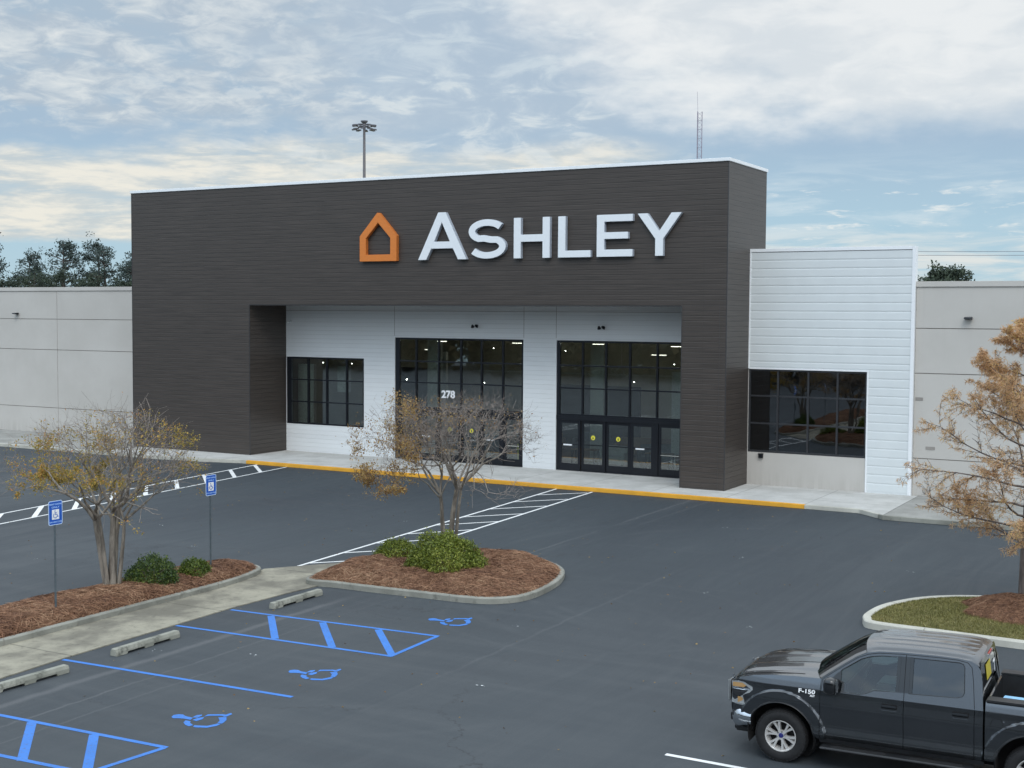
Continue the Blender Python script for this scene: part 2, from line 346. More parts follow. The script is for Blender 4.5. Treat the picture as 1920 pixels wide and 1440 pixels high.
M['pine_leaf'] = leafy('hazy_pine_needles', [(0, (.026, .040, .040)), (.5, (.048, .070, .062)), (.85, (.075, .10, .09)), (1, (.13, .15, .13))], .7, .15)  # needles lightened towards blue: distance haze is put into their colour
M['oak_leaf'] = leafy('hazy_oak_leaves', [(0, (.022, .034, .026)), (.6, (.050, .070, .046)), (1, (.09, .11, .07))], .7, .15)  # far-off haze blended into these leaf tones as well
def bark(name, a, bb, zs=2.):
    m, gg, b, o = new_mat(name); oc = objc(gg)
    n1 = gg.noise(gg.scale(oc, (9, 9, zs)), 1., 5, .65, .4)
    gg.link(gg.mix(gg.ss(n1, .35, .65), a, bb), b.inputs['Base Color']); b.inputs['Roughness'].default_value = .8
    bump(gg, b, n1, .5, .02); return m
M['myrtle_bark'] = bark('smooth_tan_bark', (.11, .095, .078), (.25, .22, .185))
M['twig'] = bark('grey_twig_bark', (.15, .125, .11), (.32, .275, .24))
M['cypress_bark'] = bark('cypress_bark', (.075, .060, .055), (.16, .13, .115))
M['pine_bark'] = bark('pine_bark', (.05, .04, .035), (.11, .08, .07))

# ------------------------------------------------------------------ mesh helpers
class MB:
    def __init__(s): s.v = []; s.f = []; s.mi = []
    def add(s, vs, fs, mi=0):
        o = len(s.v); s.v += [tuple(v) for v in vs]; s.f += [tuple(i + o for i in f) for f in fs]; s.mi += [mi] * len(fs)
    def box(s, x0, x1, y0, y1, z0, z1, mi=0):
        s.add([(x0, y0, z0), (x1, y0, z0), (x1, y1, z0), (x0, y1, z0), (x0, y0, z1), (x1, y0, z1), (x1, y1, z1), (x0, y1, z1)],
              [(0, 3, 2, 1), (4, 5, 6, 7), (0, 1, 5, 4), (1, 2, 6, 5), (2, 3, 7, 6), (3, 0, 4, 7)], mi)
        return s
    def prism(s, poly, a, b, axis='z', mi=0, holes=()):
        """extrude a 2-D polygon (with holes) from a to b along an axis; poly coordinates are the two other axes in xyz order"""
        def P(u, v, w):
            return {'z': (u, v, w), 'y': (u, w, v), 'x': (w, u, v)}[axis]
        loops = [list(poly)] + [list(h) for h in holes]
        allp = [p for l in loops for p in l]
        tris = tessellate_polygon([[Vector((p[0], p[1], 0)) for p in l] for l in loops])
        n = len(allp); vs = [P(p[0], p[1], a) for p in allp] + [P(p[0], p[1], b) for p in allp]
        fs = []
        for t in tris:
            fs.append(tuple(t)); fs.append(tuple(i + n for i in reversed(t)))
        o = 0
        for l in loops:
            k = len(l)
            for i in range(k):
                j = (i + 1) % k; fs.append((o + i, o + j, o + j + n, o + i + n))
            o += k
        s.add(vs, fs, mi); return s
    def tube(s, path, rad, n=6, cap=True, mi=0):
        pts = [Vector(p) for p in path]; k = len(pts)
        rads = rad if isinstance(rad, (list, tuple)) else [rad] * k
        t0 = (pts[1] - pts[0]).normalized(); up = Vector((0, 0, 1)) if abs(t0.z) < .9 else Vector((1, 0, 0))
        a = t0.cross(up).normalized(); vs = []
        for i in range(k):
            t = (pts[min(i + 1, k - 1)] - pts[max(i - 1, 0)]).normalized()
            a = (a - t * a.dot(t)); a = a.normalized() if a.length > 1e-6 else t.orthogonal().normalized(); b = t.cross(a)
            for j in range(n):
                an = 2 * math.pi * j / n; vs.append(pts[i] + (a * math.cos(an) + b * math.sin(an)) * rads[i])
        fs = [(i * n + j, i * n + (j + 1) % n, (i + 1) * n + (j + 1) % n, (i + 1) * n + j) for i in range(k - 1) for j in range(n)]
        if cap: fs += [tuple(reversed(range(n))), tuple((k - 1) * n + j for j in range(n))]
        s.add(vs, fs, mi); return s
    def lathe(s, prof, n=32, axis='z', c=(0, 0, 0), mi=0, close=False):
        vs = []
        for (r, h) in prof:
            for j in range(n):
                an = 2 * math.pi * j / n; u, v = r * math.cos(an), r * math.sin(an)
                p = {'z': (u, v, h), 'y': (u, h, v), 'x': (h, u, v)}[axis]
                vs.append((p[0] + c[0], p[1] + c[1], p[2] + c[2]))
        k = len(prof); fs = [(i * n + j, i * n + (j + 1) % n, (i + 1) * n + (j + 1) % n, (i + 1) * n + j) for i in range(k - 1) for j in range(n)]
        if close: fs += [((k - 1) * n + j, (k - 1) * n + (j + 1) % n, (j + 1) % n, j) for j in range(n)]
        s.add(vs, fs, mi); return s
    def grid(s, fn, nu, nv, mi=0):
        vs = [fn(i, j) for i in range(nu) for j in range(nv)]
        fs = [(i * nv + j, i * nv + j + 1, (i + 1) * nv + j + 1, (i + 1) * nv + j) for i in range(nu - 1) for j in range(nv - 1)]
        s.add(vs, fs, mi); return s
    def build(s, name, mats, parent=None, smooth=None, bevel=0., fix=True):
        me = bpy.data.meshes.new(name); me.from_pydata(s.v, [], s.f)
        mats = mats if isinstance(mats, (list, tuple)) else [mats]
        for m_ in mats: me.materials.append(m_)
        if len(mats) > 1: me.polygons.foreach_set('material_index', s.mi)
        if fix or bevel:
            bm = bmesh.new(); bm.from_mesh(me)
            if fix: bmesh.ops.remove_doubles(bm, verts=bm.verts, dist=1e-5); bmesh.ops.recalc_face_normals(bm, faces=bm.faces)
            if bevel:
                es = [e for e in bm.edges if len(e.link_faces) == 2 and e.calc_face_angle(0) > .5]
                bmesh.ops.bevel(bm, geom=es, offset=bevel, segments=2, affect='EDGES', clamp_overlap=True)
            bm.to_mesh(me); bm.free()
        if smooth is not None:
            me.polygons.foreach_set('use_smooth', [True] * len(me.polygons)); me.set_sharp_from_angle(angle=R(smooth))
        o = bpy.data.objects.new(name, me); col.objects.link(o)
        if parent: o.parent = parent
        return o
def tag(o, label=None, cat=None, group=None, kind=None):
    if label: o['label'] = label
    if cat: o['category'] = cat
    if group: o['group'] = group
    if kind: o['kind'] = kind
    return o
def empty(name, label, cat, loc=(0, 0, 0), rz=0., group=None):
    o = bpy.data.objects.new(name, None); o.empty_display_size = .3; col.objects.link(o)
    o.location = loc; o.rotation_euler = (0, 0, rz); return tag(o, label, cat, group)
def box(name, mat, parent, *a, bevel=0.): return MB().box(*a).build(name, mat, parent, bevel=bevel)
def fastmesh(name, verts, quads, mat, parent=None, tri=False):
    """numpy quads -> mesh"""
    me = bpy.data.meshes.new(name); n = len(verts); k = quads.shape[1]; m_ = len(quads)
    me.vertices.add(n); me.vertices.foreach_set('co', np.asarray(verts, np.float32).ravel())
    me.loops.add(m_ * k); me.loops.foreach_set('vertex_index', quads.astype(np.int32).ravel())
    me.polygons.add(m_); me.polygons.foreach_set('loop_start', np.arange(0, m_ * k, k, dtype=np.int32)); me.polygons.foreach_set('loop_total', np.full(m_, k, np.int32))
    me.update(calc_edges=True); me.materials.append(mat)
    o = bpy.data.objects.new(name, me); col.objects.link(o)
    if parent: o.parent = parent
    return o
def norm(a): return a / np.maximum(np.linalg.norm(a, axis=-1, keepdims=True), 1e-9)
def leaf_cards(name, P, size, mat, parent=None, aspect=.5, flat=0., droop=0., bend=True):
    """one small folded leaf (2 quads sharing a mid rib) per point"""
    n = len(P); P = np.asarray(P, float)
    a = rng.normal(size=(n, 3)); a[:, 2] = a[:, 2] * (1 - flat) - droop; a = norm(a)
    b = np.cross(a, rng.normal(size=(n, 3))); b = norm(b)
    L = (size * rng.uniform(.6, 1.3, n))[:, None]; W = L * aspect
    nrm = np.cross(a, b)
    v0 = P; v1 = P + a * L * .5 + b * W * .5 + nrm * L * .08; v2 = P + a * L; v3 = P + a * L * .5 - b * W * .5 + nrm * L * .08
    V = np.stack([v0, v1, v2, v3], 1).reshape(-1, 3)
    Q = np.arange(4 * n).reshape(-1, 4)
    return fastmesh(name, V, Q, mat, parent)
def straw_strands(P, N, length, width, lift=.5, horiz=None):
    """curved thin strands, two quads each, lying about the surface"""
    n = len(P); th = rng.uniform(0, 2 * np.pi, n)
    t = np.stack([np.cos(th), np.sin(th), rng.normal(0, .18, n)], 1); t = norm(t - N * (t * N).sum(1, keepdims=True) * .7)
    s_ = norm(np.cross(t, N)); L = (length * rng.uniform(.5, 1.4, n))[:, None]; W = (width * rng.uniform(.7, 1.4, n))[:, None]
    up = N * (rng.uniform(0, 1, n)[:, None] ** 2) * lift
    cur = s_ * rng.normal(0, .22, n)[:, None] * L
    p0 = P - t * L * .5; p1 = P + up * .06 + cur * .5; p2 = P + t * L * .5 + cur * -.3 + up * .03 * rng.uniform(-1, 1, n)[:, None]
    w = s_ * W * .5 + N * W * .25
    V = np.stack([p0 - w, p0 + w, p1 + w, p1 - w, p2 + w * .4, p2 - w * .4], 1).reshape(-1, 3)
    b = np.arange(n)[:, None] * 6
    Q = np.concatenate([b + [0, 1, 2, 3], b + [3, 2, 4, 5]], 1).reshape(-1, 4)
    return V, Q

# ================================================================== GROUND
gm = MB().grid(lambda i, j: (-400 + i * 20, -60 + j * 20, 0.), 46, 41)
tag(gm.build('asphalt_ground', M['asphalt'], fix=False), kind='structure')
def sheet(name, mat, polys, z=.004, kind='structure', label=None, th=0.):
    mb = MB()
    for p in polys:
        if th: mb.prism(p, z - th, z)
        else:
            n = len(p); tr = tessellate_polygon([[Vector((q[0], q[1], 0)) for q in p]])
            mb.add([(q[0], q[1], z) for q in p], [tuple(t) for t in tr])
    o = mb.build(name, mat, fix=True)
    for pl_ in o.data.polygons:
        if pl_.normal.z < 0 and not th: pl_.flip()
    return tag(o, kind=kind, label=label)
def stripe(a, b, w):
    a = Vector(a); b = Vector(b); d = (b - a).normalized(); n = Vector((-d.y, d.x)) * w / 2
    return [tuple(a + n), tuple(b + n), tuple(b - n), tuple(a - n)]
BL = .10
# accessible bay markings (blue)
def aisle(name, y0a, y0b, y1a, y1b, xl, tipx, footx, bars, label):
    ps = [stripe((xl, y1a), (tipx + .03, y1b), BL), stripe((xl, y0a), (footx, y0b), BL), stripe((tipx, y1b - .03), (footx - .03, y0b - .02), BL)]
    o = [sheet(name, M['blue_paint'], [ps[0]], .004), sheet(name, M['blue_paint'], [ps[1]], .0045), sheet(name, M['blue_paint'], [ps[2]], .005)]
    for a, b in bars: o.append(sheet('blue_hatch_line', M['blue_paint'], [stripe(a, b, .16)], .0035))
    return o
aisle('blue_bay_line', 21.16, 21.46, 22.95, 23.33, -20.42, -14.93, -14.83,
      [((-19.23, 22.96), (-17.78, 21.36)), ((-17.82, 23.05), (-16.31, 21.42)), ((-16.37, 23.15), (-14.87, 21.52))], '')
aisle('blue_bay_line', 13.22, 13.62, 14.75, 15.07, -20.35, -14.79, -14.95,
      [((-19.1, 14.8), (-17.75, 13.42)), ((-17.66, 14.88), (-16.26, 13.50)), ((-16.26, 14.95), (-14.98, 13.62))], '')
sheet('blue_bay_line', M['blue_paint'], [stripe((-20.33, 17.91), (-14.79, 18.24), BL)], .004)
# wheelchair symbol: local x right, y up, about 1.1 x .95 m
def arc(cx, cy, r, a0, a1, w, n=16):
    o = [(cx + (r + w / 2) * math.cos(R(a0 + (a1 - a0) * i / n)), cy + (r + w / 2) * math.sin(R(a0 + (a1 - a0) * i / n))) for i in range(n + 1)]
    i_ = [(cx + (r - w / 2) * math.cos(R(a0 + (a1 - a0) * i / n)), cy + (r - w / 2) * math.sin(R(a0 + (a1 - a0) * i / n))) for i in range(n + 1)]
    return o + i_[::-1]
def disc(cx, cy, r, n=20): return [(cx + r * math.cos(2 * math.pi * i / n), cy + r * math.sin(2 * math.pi * i / n)) for i in range(n)]
def wheelchair(scale=1.):
    polys = [disc(-.10, .46, .085), stripe((-.10, .34), (-.07, .02), .10), stripe((-.09, .20), (.18, .20), .075),
             stripe((-.07, .00), (.22, .00), .09), stripe((.22, .03), (.36, -.30), .09), stripe((.36, -.30), (.47, -.26), .08),
             arc(-.05, -.16, .30, 128, 232, .085), arc(-.05, -.16, .30, 240, 345, .085)]
    return [[(x * scale, y * scale) for x, y in p] for p in polys]
STENCIL = [[(-.446, -.231), (-.497, -.13), (-.447, -.051), (-.37, -.026), (-.264, -.073), (-.1, -.077), (-.054, -.179), (-.172, -.189), (-.288, -.217), (-.374, -.268)],
    [(-.121, -.069), (-.148, .065), (-.083, .134), (-.045, .085), (-.036, -.039)], [(-.021, -.169), (-.024, -.052), (.039, .055), (.097, -.06), (.075, -.181)],
    [(.023, .065), (-.012, .196), (.203, .333), (.263, .338), (.281, .46), (.344, .416), (.351, .279), (.322, .232), (.247, .258), (.063, .149)],
    [(-.06, -.348), (-.107, -.249), (-.001, -.235), (.055, -.31), (.182, -.37), (.166, -.456), (.054, -.427)],
    [(.23, -.428), (.21, -.363), (.408, -.285), (.47, -.133), (.473, -.083), (.544, -.099), (.549, -.212), (.477, -.359), (.298, -.445)],
    [(.445, -.07), (.41, .026), (.261, .156), (.365, .247), (.475, .124), (.532, -.009), (.54, -.073)]]
for k, (cx, cy) in enumerate([(-15.38, 16.50), (-15.455, 19.725), (-15.475, 24.705)]):
    o = sheet('wheelchair_marking', M['blue_paint'], [[(cx + x, cy + y) for x, y in p] for p in STENCIL], .0045)
# white crosswalks
sheet('crosswalk_line', M['white_paint'], [stripe((-22.40, 27.9), (-23.64, 45.66), .10)], .0045)
sheet('crosswalk_line', M['white_paint'], [stripe((-20.98, 28.9), (-22.03, 45.60), .10)], .0045)
k = 0
for (a, b) in [((-23.49, 43.73), (-22.1, 45.3)), ((-23.35, 41.63), (-21.95, 43.35)), ((-23.20, 39.67), (-21.80, 41.40)), ((-23.06, 37.62), (-21.66, 39.35)),
               ((-22.92, 35.70), (-21.52, 37.45)), ((-22.78, 33.80), (-21.42, 35.55)), ((-22.64, 31.95), (-21.28, 33.65)), ((-22.52, 30.15), (-21.15, 31.75)), ((-22.40, 28.40), (-21.1, 29.85))]:
    sheet('crosswalk_hatch_line', M['white_paint'], [stripe(a, b, .10)], .0038)
sheet('crosswalk_line', M['white_paint'], [stripe((-35.5, 18.0), (-36.88, 29.85), .10), stripe((-36.88, 29.85), (-39.07, 45.72), .10)], .0045)
sheet('crosswalk_line', M['white_paint'], [stripe((-33.7, 18.0), (-35.15, 28.45), .10), stripe((-35.15, 28.45), (-37.33, 45.70), .10)], .0045)
def lx(y): return -36.88 + (y - 29.85) * (-2.19 / 15.87)
def rx(y): return -35.15 + (y - 28.45) * (-2.18 / 17.25)
for q in range(14):
    y = 43.62 - q * 1.95
    sheet('crosswalk_hatch_line', M['white_paint'], [stripe((rx(y), y), (lx(y + 1.9), y + 1.9), .17)], .0038)
# white bay lines round the pickup truck
for yy in (18.82,):
    sheet('white_bay_line', M['white_paint'], [stripe((-7.76, yy), (-2.2, yy), .10)], .004)
# concrete ramp walk between the planting strip and the bays
sheet('concrete_walk', M['ramp_conc'], [[(-22.4, 6), (-20.12, 6), (-20.25, 16.33), (-20.36, 17.91), (-20.5, 23.1), (-20.42, 25.0), (-20.3, 26.15), (-20.8, 27.2), (-21.0, 28.9), (-21.65, 28.85), (-22.37, 27.82), (-22.89, 27.05), (-22.6, 26.0)]], .022, th=.03)

# litter: single small bits of white paper on the asphalt and beds
bits = [(-20.9, 33.2, 0), (-12.2, 20.6, 0), (-13.9, 25.0, 0), (-9.4, 27.5, 0), (-17.3, 20.1, 0), (-26.9, 28.6, 0), (-30.5, 31.0, 0), (-11.5, 30.4, 0), (-7.7, 35.9, 0), (-12.4, 35.4, 0), (-29.2, 24.9, 0), (-19.2, 19.3, 0), (-5.0, 31.5, 0), (-24.2, 35.8, 0), (-14.6, 40.2, 0)]
mb = MB()
for (x, y, z) in bits:
    for q in range(3):
        a = random.uniform(0, 6.28); r_ = random.uniform(.012, .035); cx = x + random.uniform(-.1, .1); cy = y + random.uniform(-.1, .1)
        mb.add([(cx + r_ * math.cos(a + t), cy + r_ * .6 * math.sin(a + t), .008 + .012 * math.sin(a * 3 + t * 2) ** 2) for t in (0, 1.6, 3.1, 4.6)], [(0, 1, 2, 3)])
tag(mb.build('litter_specks', M['white_board'], fix=False), label='tiny pale bits of litter and fallen leaves scattered over the dark asphalt', kind='stuff', cat='litter')
P_ = np.stack([rng.uniform(-36, -6, 420), rng.uniform(16, 45, 420), np.full(420, .006)], 1)
lf = leaf_cards('fallen_leaves', P_, .05, M['myrtle_leaf2'], flat=1., aspect=.7)
tag(lf, label='small brown leaves blown sparsely across the parking lot', kind='stuff', cat='leaves')

# sidewalk in front of the shop with its kerb
def walk(name, poly, mat, z=.15): return tag(MB().prism(poly, .0, z).build(name, mat, bevel=.0), kind='structure')
KY = 45.85
walk('sidewalk', [(-48.4, 45.05), (-44.3, 45.05), (-41.9, 45.39), (-40.1, 45.88), (-39.5, KY), (-10.56, KY - .05), (-10.56, 50.31), (-48.4, 50.31)], M['new_conc'])
walk('old_sidewalk', [(-120, 44.9), (-48.405, 45.05), (-48.405, 50.31), (-120, 50.31)], M['old_conc'], .149)
walk('old_sidewalk', [(-10.555, 44.72), (60, 44.6), (60, 50.31), (-10.555, 50.31)], M['old_conc'], .149)
def kerb_run(name, pts, mat, w=.16, h=.152, label=None):
    mb = MB()
    fl = [(p[0], p[1]) for p in pts]; bk = [(p[0], p[1] + w) for p in pts][::-1]
    mb.prism(fl + bk, .0, h); return tag(mb.build(name, mat, bevel=.015), kind='structure')
kerb_run('kerb', [(-120, 44.74), (-48.4, 44.89), (-44.3, 44.89), (-41.9, 45.23), (-40.05, 45.72), (-39.72, 45.70)], M['kerb_light'])
kerb_run('yellow_kerb', [(-39.72, 45.70), (-13.58, 45.62)], M['yellow_paint'], .20, .155)
kerb_run('kerb', [(-13.58, 45.62), (-11.6, 45.60), (-10.75, 44.80)], M['kerb_light'])
kerb_run('kerb', [(-10.75, 44.80), (-10.55, 44.56), (60, 44.44)], M['kerb'], .17, .153)
MBf = MB().prism([(-11.6, 45.75), (-10.56, 44.72), (-10.56, 45.81)], .0, .1495)
tag(MBf.build('sidewalk_corner', M['new_conc']), kind='structure')
# grass verge and land behind the shop
def behind():
    mb = MB().grid(lambda i, j: (-420 + i * 40, 118 + j * 35, .05 + (j > 0) * .3), 26, 12)
    tag(mb.build('terrain', M['grass_base'], fix=False), kind='structure')
behind()

# ------------------------------------------------------------------ planting islands
def smooth_loop(pts, sub=6):
    n = len(pts); out = []
    for i in range(n):
        p0, p1, p2, p3 = [Vector(pts[(i + k_) % n]) for k_ in (-1, 0, 1, 2)]
        for s_ in range(sub):
            t = s_ / sub
            out.append(.5 * ((2 * p1) + (p2 - p0) * t + (2 * p0 - 5 * p1 + 4 * p2 - p3) * t * t + (-p0 + 3 * p1 - 3 * p2 + p3) * t ** 3))
    return out
def area(l): return sum(l[i].x * l[(i + 1) % len(l)].y - l[(i + 1) % len(l)].x * l[i].y for i in range(len(l))) / 2
def inset(loop, d):
    n = len(loop); s_ = 1 if area(loop) > 0 else -1; out = []
    for i in range(n):
        t = (loop[(i + 1) % n] - loop[i - 1]).normalized(); out.append(loop[i] + Vector((-t.y, t.x)) * d * s_)
    return out
def island(name, pts, axis, hmax, ground_mat, label_k, kmat='kerb', kw=.16, kh=.15, flat=1., sub=6):
    """kerb ring + mounded bed; axis is the spine the rings shrink onto. returns height sampler data"""
    lp = smooth_loop(pts, sub); n = len(lp)
    i2 = inset(lp, kw); b1 = inset(lp, .022); b2 = inset(lp, kw - .015)
    prof = [(lp, 0.), (lp, kh - .025), (b1, kh), (b2, kh), (i2, kh - .015), (i2, 0.)]
    mb = MB(); vs = []
    for (l, z) in prof: vs += [(p.x, p.y, z) for p in l]
    fs = [(a * n + i, a * n + (i + 1) % n, (a + 1) * n + (i + 1) % n, (a + 1) * n + i) for a in range(len(prof) - 1) for i in range(n)]
    mb.add(vs, fs)
    # construction joints: thin dark recess lines every few metres
    dist = 0.; nxt = 1.3
    for i in range(n):
        seg = (lp[(i + 1) % n] - lp[i]).length; dist += seg
        if dist > nxt:
            nxt += 3.05; t = (lp[(i + 1) % n] - lp[i]).normalized(); nn = (i2[i] - lp[i]).normalized(); c = lp[i]
            a = c - nn * .002; b_ = c + nn * (kw + .002); w = t * .006
            jm.add([(a.x - w.x, a.y - w.y, 0), (a.x + w.x, a.y + w.y, 0), (b_.x + w.x, b_.y + w.y, 0), (b_.x - w.x, b_.y - w.y, 0),
                    (a.x - w.x, a.y - w.y, kh + .002), (a.x + w.x, a.y + w.y, kh + .002), (b_.x + w.x, b_.y + w.y, kh + .002), (b_.x - w.x, b_.y - w.y, kh + .002)],
                   [(4, 5, 6, 7), (0, 1, 5, 4), (1, 2, 6, 5), (2, 3, 7, 6), (3, 0, 4, 7)])
    k_ = tag(mb.build(name + '_kerb', M[kmat], smooth=40), kind='structure')
    # bed
    A, B = Vector(axis[0]), Vector(axis[1]); ab = B - A
    rings = 26; base = np.array([(p.x, p.y) for p in i2])
    tt = np.clip(((base - np.array(A)) @ np.array(ab)) / max(ab.length_squared, 1e-6), 0, 1)[:, None]
    cen = np.array(A) + tt * np.array(ab)
    S = np.linspace(1, 0, rings)
    ph = rng.uniform(0, 6.28, 12)
    def hgt(x, y, s_):
        e = 1 - s_
        w = (np.sin(x * 2.1 + ph[0]) * np.sin(y * 1.9 + ph[1]) + .6 * np.sin(x * 4.3 + y * 1.3 + ph[2]) * np.sin(y * 4.9 - x + ph[3]) + .35 * np.sin(x * 9 + ph[4]) * np.sin(y * 11 + ph[5]))
        return kh - .03 + hmax * (1 - np.exp(-e * 5.5)) * (1 + .0 * e) * flat + .035 * w * np.minimum(1, e * 6) * (hmax / .25)
    V = []
    for s_ in S:
        q = cen + (base - cen) * s_; V.append(np.stack([q[:, 0], q[:, 1], hgt(q[:, 0], q[:, 1], s_)], 1))
    V = np.concatenate(V)
    F = np.array([(a * n + i, a * n + (i + 1) % n, (a + 1) * n + (i + 1) % n, (a + 1) * n + i) for a in range(rings - 1) for i in range(n)])
    o = fastmesh(name + '_bed', V, F, M[ground_mat]); bm = bmesh.new(); bm.from_mesh(o.data); bmesh.ops.recalc_face_normals(bm, faces=bm.faces); bm.to_mesh(o.data); bm.free()
    o.data.polygons.foreach_set('use_smooth', [True] * len(o.data.polygons)); tag(o, kind='structure')
    def sample(N, smin=0., smax=1., filt=None):
        # area-weighted sampling of the ring quads
        fv = V[F]; ctr = fv.mean(1)
        ar = np.linalg.norm(np.cross(fv[:, 2] - fv[:, 0], fv[:, 3] - fv[:, 1]), axis=1) + 1e-9
        if filt is not None: ar = ar * filt(ctr[:, 0], ctr[:, 1])
        idx = rng.choice(len(F), N, p=ar / ar.sum()); q = fv[idx]
        u, v = rng.uniform(0, 1, (2, N, 1))
        P = (q[:, 0] * (1 - u) + q[:, 1] * u) * (1 - v) + (q[:, 3] * (1 - u) + q[:, 2] * u) * v
        nn = norm(np.cross(q[:, 1] - q[:, 0], q[:, 3] - q[:, 0])); nn *= np.sign(nn[:, 2:3] + 1e-9)
        return P, nn
    return sample
jm = MB()
def lay_straw(name, sample, N, label, length=.26, width=.0065, filt=None, up=1.):
    P, N_ = sample(N, filt=filt)
    P = P + N_ * (rng.uniform(0, 1, len(P))[:, None] ** 1.5) * .05 * up
    V, Q = straw_strands(P, N_, length, width)
    o = fastmesh(name, V, Q, M['straw']); return tag(o, label=label, cat='pine straw', kind='stuff')
# 1 long strip on the left
isl1 = island('planting_strip', [(-22.05, 8), (-22.1, 12), (-22.14, 15), (-22.17, 18), (-22.2, 21.4), (-22.2, 23.6), (-22.24, 24.9), (-22.42, 26.1), (-22.75, 26.75), (-23.35, 26.9), (-23.95, 26.4), (-24.25, 25.0), (-24.4, 22.5), (-24.6, 18), (-24.6, 12), (-24.5, 8)],
              ((-23.3, 10), (-23.2, 25.2)), .24, 'straw_base', '')
lay_straw('pine_straw', isl1, 70000, 'thick reddish pine straw mulch filling the long left planting strip')
# 2 centre island
isl2 = island('centre_island', [(-20.72, 26.12), (-19.8, 26.16), (-18.6, 26.2), (-17.3, 26.3), (-16.2, 26.38), (-15.45, 26.62), (-15.0, 27.25), (-14.95, 28.3), (-15.2, 29.7), (-15.8, 30.9), (-17.0, 31.7), (-18.6, 31.8), (-19.9, 31.2), (-20.6, 30.0), (-20.95, 28.5), (-21.0, 27.2)],
              ((-18.9, 28.6), (-17.4, 28.9)), .30, 'straw_base', '')
lay_straw('pine_straw', isl2, 80000, 'reddish brown pine straw heaped inside the central kerbed island')
# 3 right island with grass
isl3 = island('right_island', [(-6.95, 28.78), (-5.6, 28.72), (-4.0, 28.66), (-1.5, 28.6), (1.5, 28.6), (4, 28.6), (5, 29.3), (5.2, 31), (4.6, 32.6), (3.5, 33.2), (1, 33.4), (-2, 33.4), (-4.2, 33.3), (-5.6, 32.9), (-6.6, 32.1), (-7.2, 30.9), (-7.36, 29.8), (-7.28, 29.15)],
              ((-4.8, 31), (2, 31)), .06, 'grass_base', '', kmat='kerb_light', kw=.19, kh=.16)
P, N_ = isl3(85000, filt=lambda x, y: (x < .5) * 1.)
n = len(P); th = rng.uniform(0, 6.28, n); L_ = rng.uniform(.025, .06, n)[:, None]
t = np.stack([np.cos(th), np.sin(th), rng.uniform(.5, 2.2, n)], 1); t = norm(t); s_ = np.stack([-np.sin(th + .5), np.cos(th + .5), np.zeros(n)], 1) * .005
V = np.stack([P - s_, P + s_, P + t * L_ + s_ * .4, P + t * L_ - s_ * .4], 1).reshape(-1, 3)
tag(fastmesh('lawn_grass', V, np.arange(4 * n).reshape(-1, 4), M['grass']), label='short yellow green grass covering the right kerbed island', cat='grass', kind='stuff')
# straw ring round the right tree
def heap(cx, cy, rx_, ry_, h):
    nr, na = 14, 40
    V = []; F = []
    for i in range(nr):
        s_ = 1 - i / (nr - 1)
        for j in range(na):
            a = 2 * math.pi * j / na; w = 1 + .10 * math.sin(3 * a + 1) + .06 * math.sin(7 * a)
            x = cx + rx_ * s_ * w * math.cos(a); y = cy + ry_ * s_ * w * math.sin(a)
            V.append((x, y, .17 + h * (1 - s_ ** 2.2) + .03 * math.sin(x * 7) * math.sin(y * 8) * (1 - s_)))
    F = [(i * na + j, i * na + (j + 1) % na, (i + 1) * na + (j + 1) % na, (i + 1) * na + j) for i in range(nr - 1) for j in range(na)]
    return np.array(V), np.array(F)
HV, HF = heap(-4.15, 31.45, 1.45, 1.25, .34)
o = fastmesh('straw_mound', HV, HF, M['straw_base']); tag(o, label='low mound of soil under the straw round the right tree', kind='structure')
fv = HV[HF]; ar = np.linalg.norm(np.cross(fv[:, 2] - fv[:, 0], fv[:, 3] - fv[:, 1]), axis=1) + 1e-9
idx = rng.choice(len(HF), 24000, p=ar / ar.sum()); q = fv[idx]; u, v = rng.uniform(0, 1, (2, 24000, 1))
P = (q[:, 0] * (1 - u) + q[:, 1] * u) * (1 - v) + (q[:, 3] * (1 - u) + q[:, 2] * u) * v + [0, 0, .02]
nn = norm(np.cross(q[:, 1] - q[:, 0], q[:, 3] - q[:, 0])); nn *= np.sign(nn[:, 2:3] + 1e-9)
V, Q = straw_strands(P, nn, .26, .0065)
tag(fastmesh('pine_straw', V, Q, M['straw']), label='round heap of rusty pine straw under the tree on the grassy right island', cat='pine straw', kind='stuff')
tag(jm.build('kerb_joints', M['groove'], fix=False), kind='structure')

# wheel stops
def wheel_stop():
    mb = MB()
    # trapezoid bar 1.83 long with bevelled ends and two drainage notches below
    prof = [(-.095, 0), (-.090, .085), (-.062, .148), (.062, .148), (.090, .085), (.095, 0)]
    ys = [(-.915, .62), (-.88, .86), (-.80, 1.)]
    ys = [(-.915, .93), (-.885, 1.), (-.62, 1.), (-.60, 1.), (-.14, 1.), (-.12, 1.), (.12, 1.), (.14, 1.), (.60, 1.), (.62, 1.), (.885, 1.), (.915, .93)]
    raised = {3: 1, 4: 1, 7: 1, 8: 1}
    vs = []
    for i, (y, k_) in enumerate(ys):
        z0 = .045 if i in raised else 0.
        for (x, z) in prof:
            zz = max(z * (k_ if z > .1 else 1), z0); vs.append((x * (.9 if k_ < 1 else 1), y, zz))
    nP = len(prof); fs = [(i * nP + j, i * nP + (j + 1) % nP, (i + 1) * nP + (j + 1) % nP, (i + 1) * nP + j) for i in range(len(ys) - 1) for j in range(nP)]
    fs += [tuple(range(nP)), tuple((len(ys) - 1) * nP + j for j in reversed(range(nP)))]
    mb.add(vs, fs); return mb.build('wheel_stop', M['stop'], bevel=.005)
ws0 = wheel_stop()
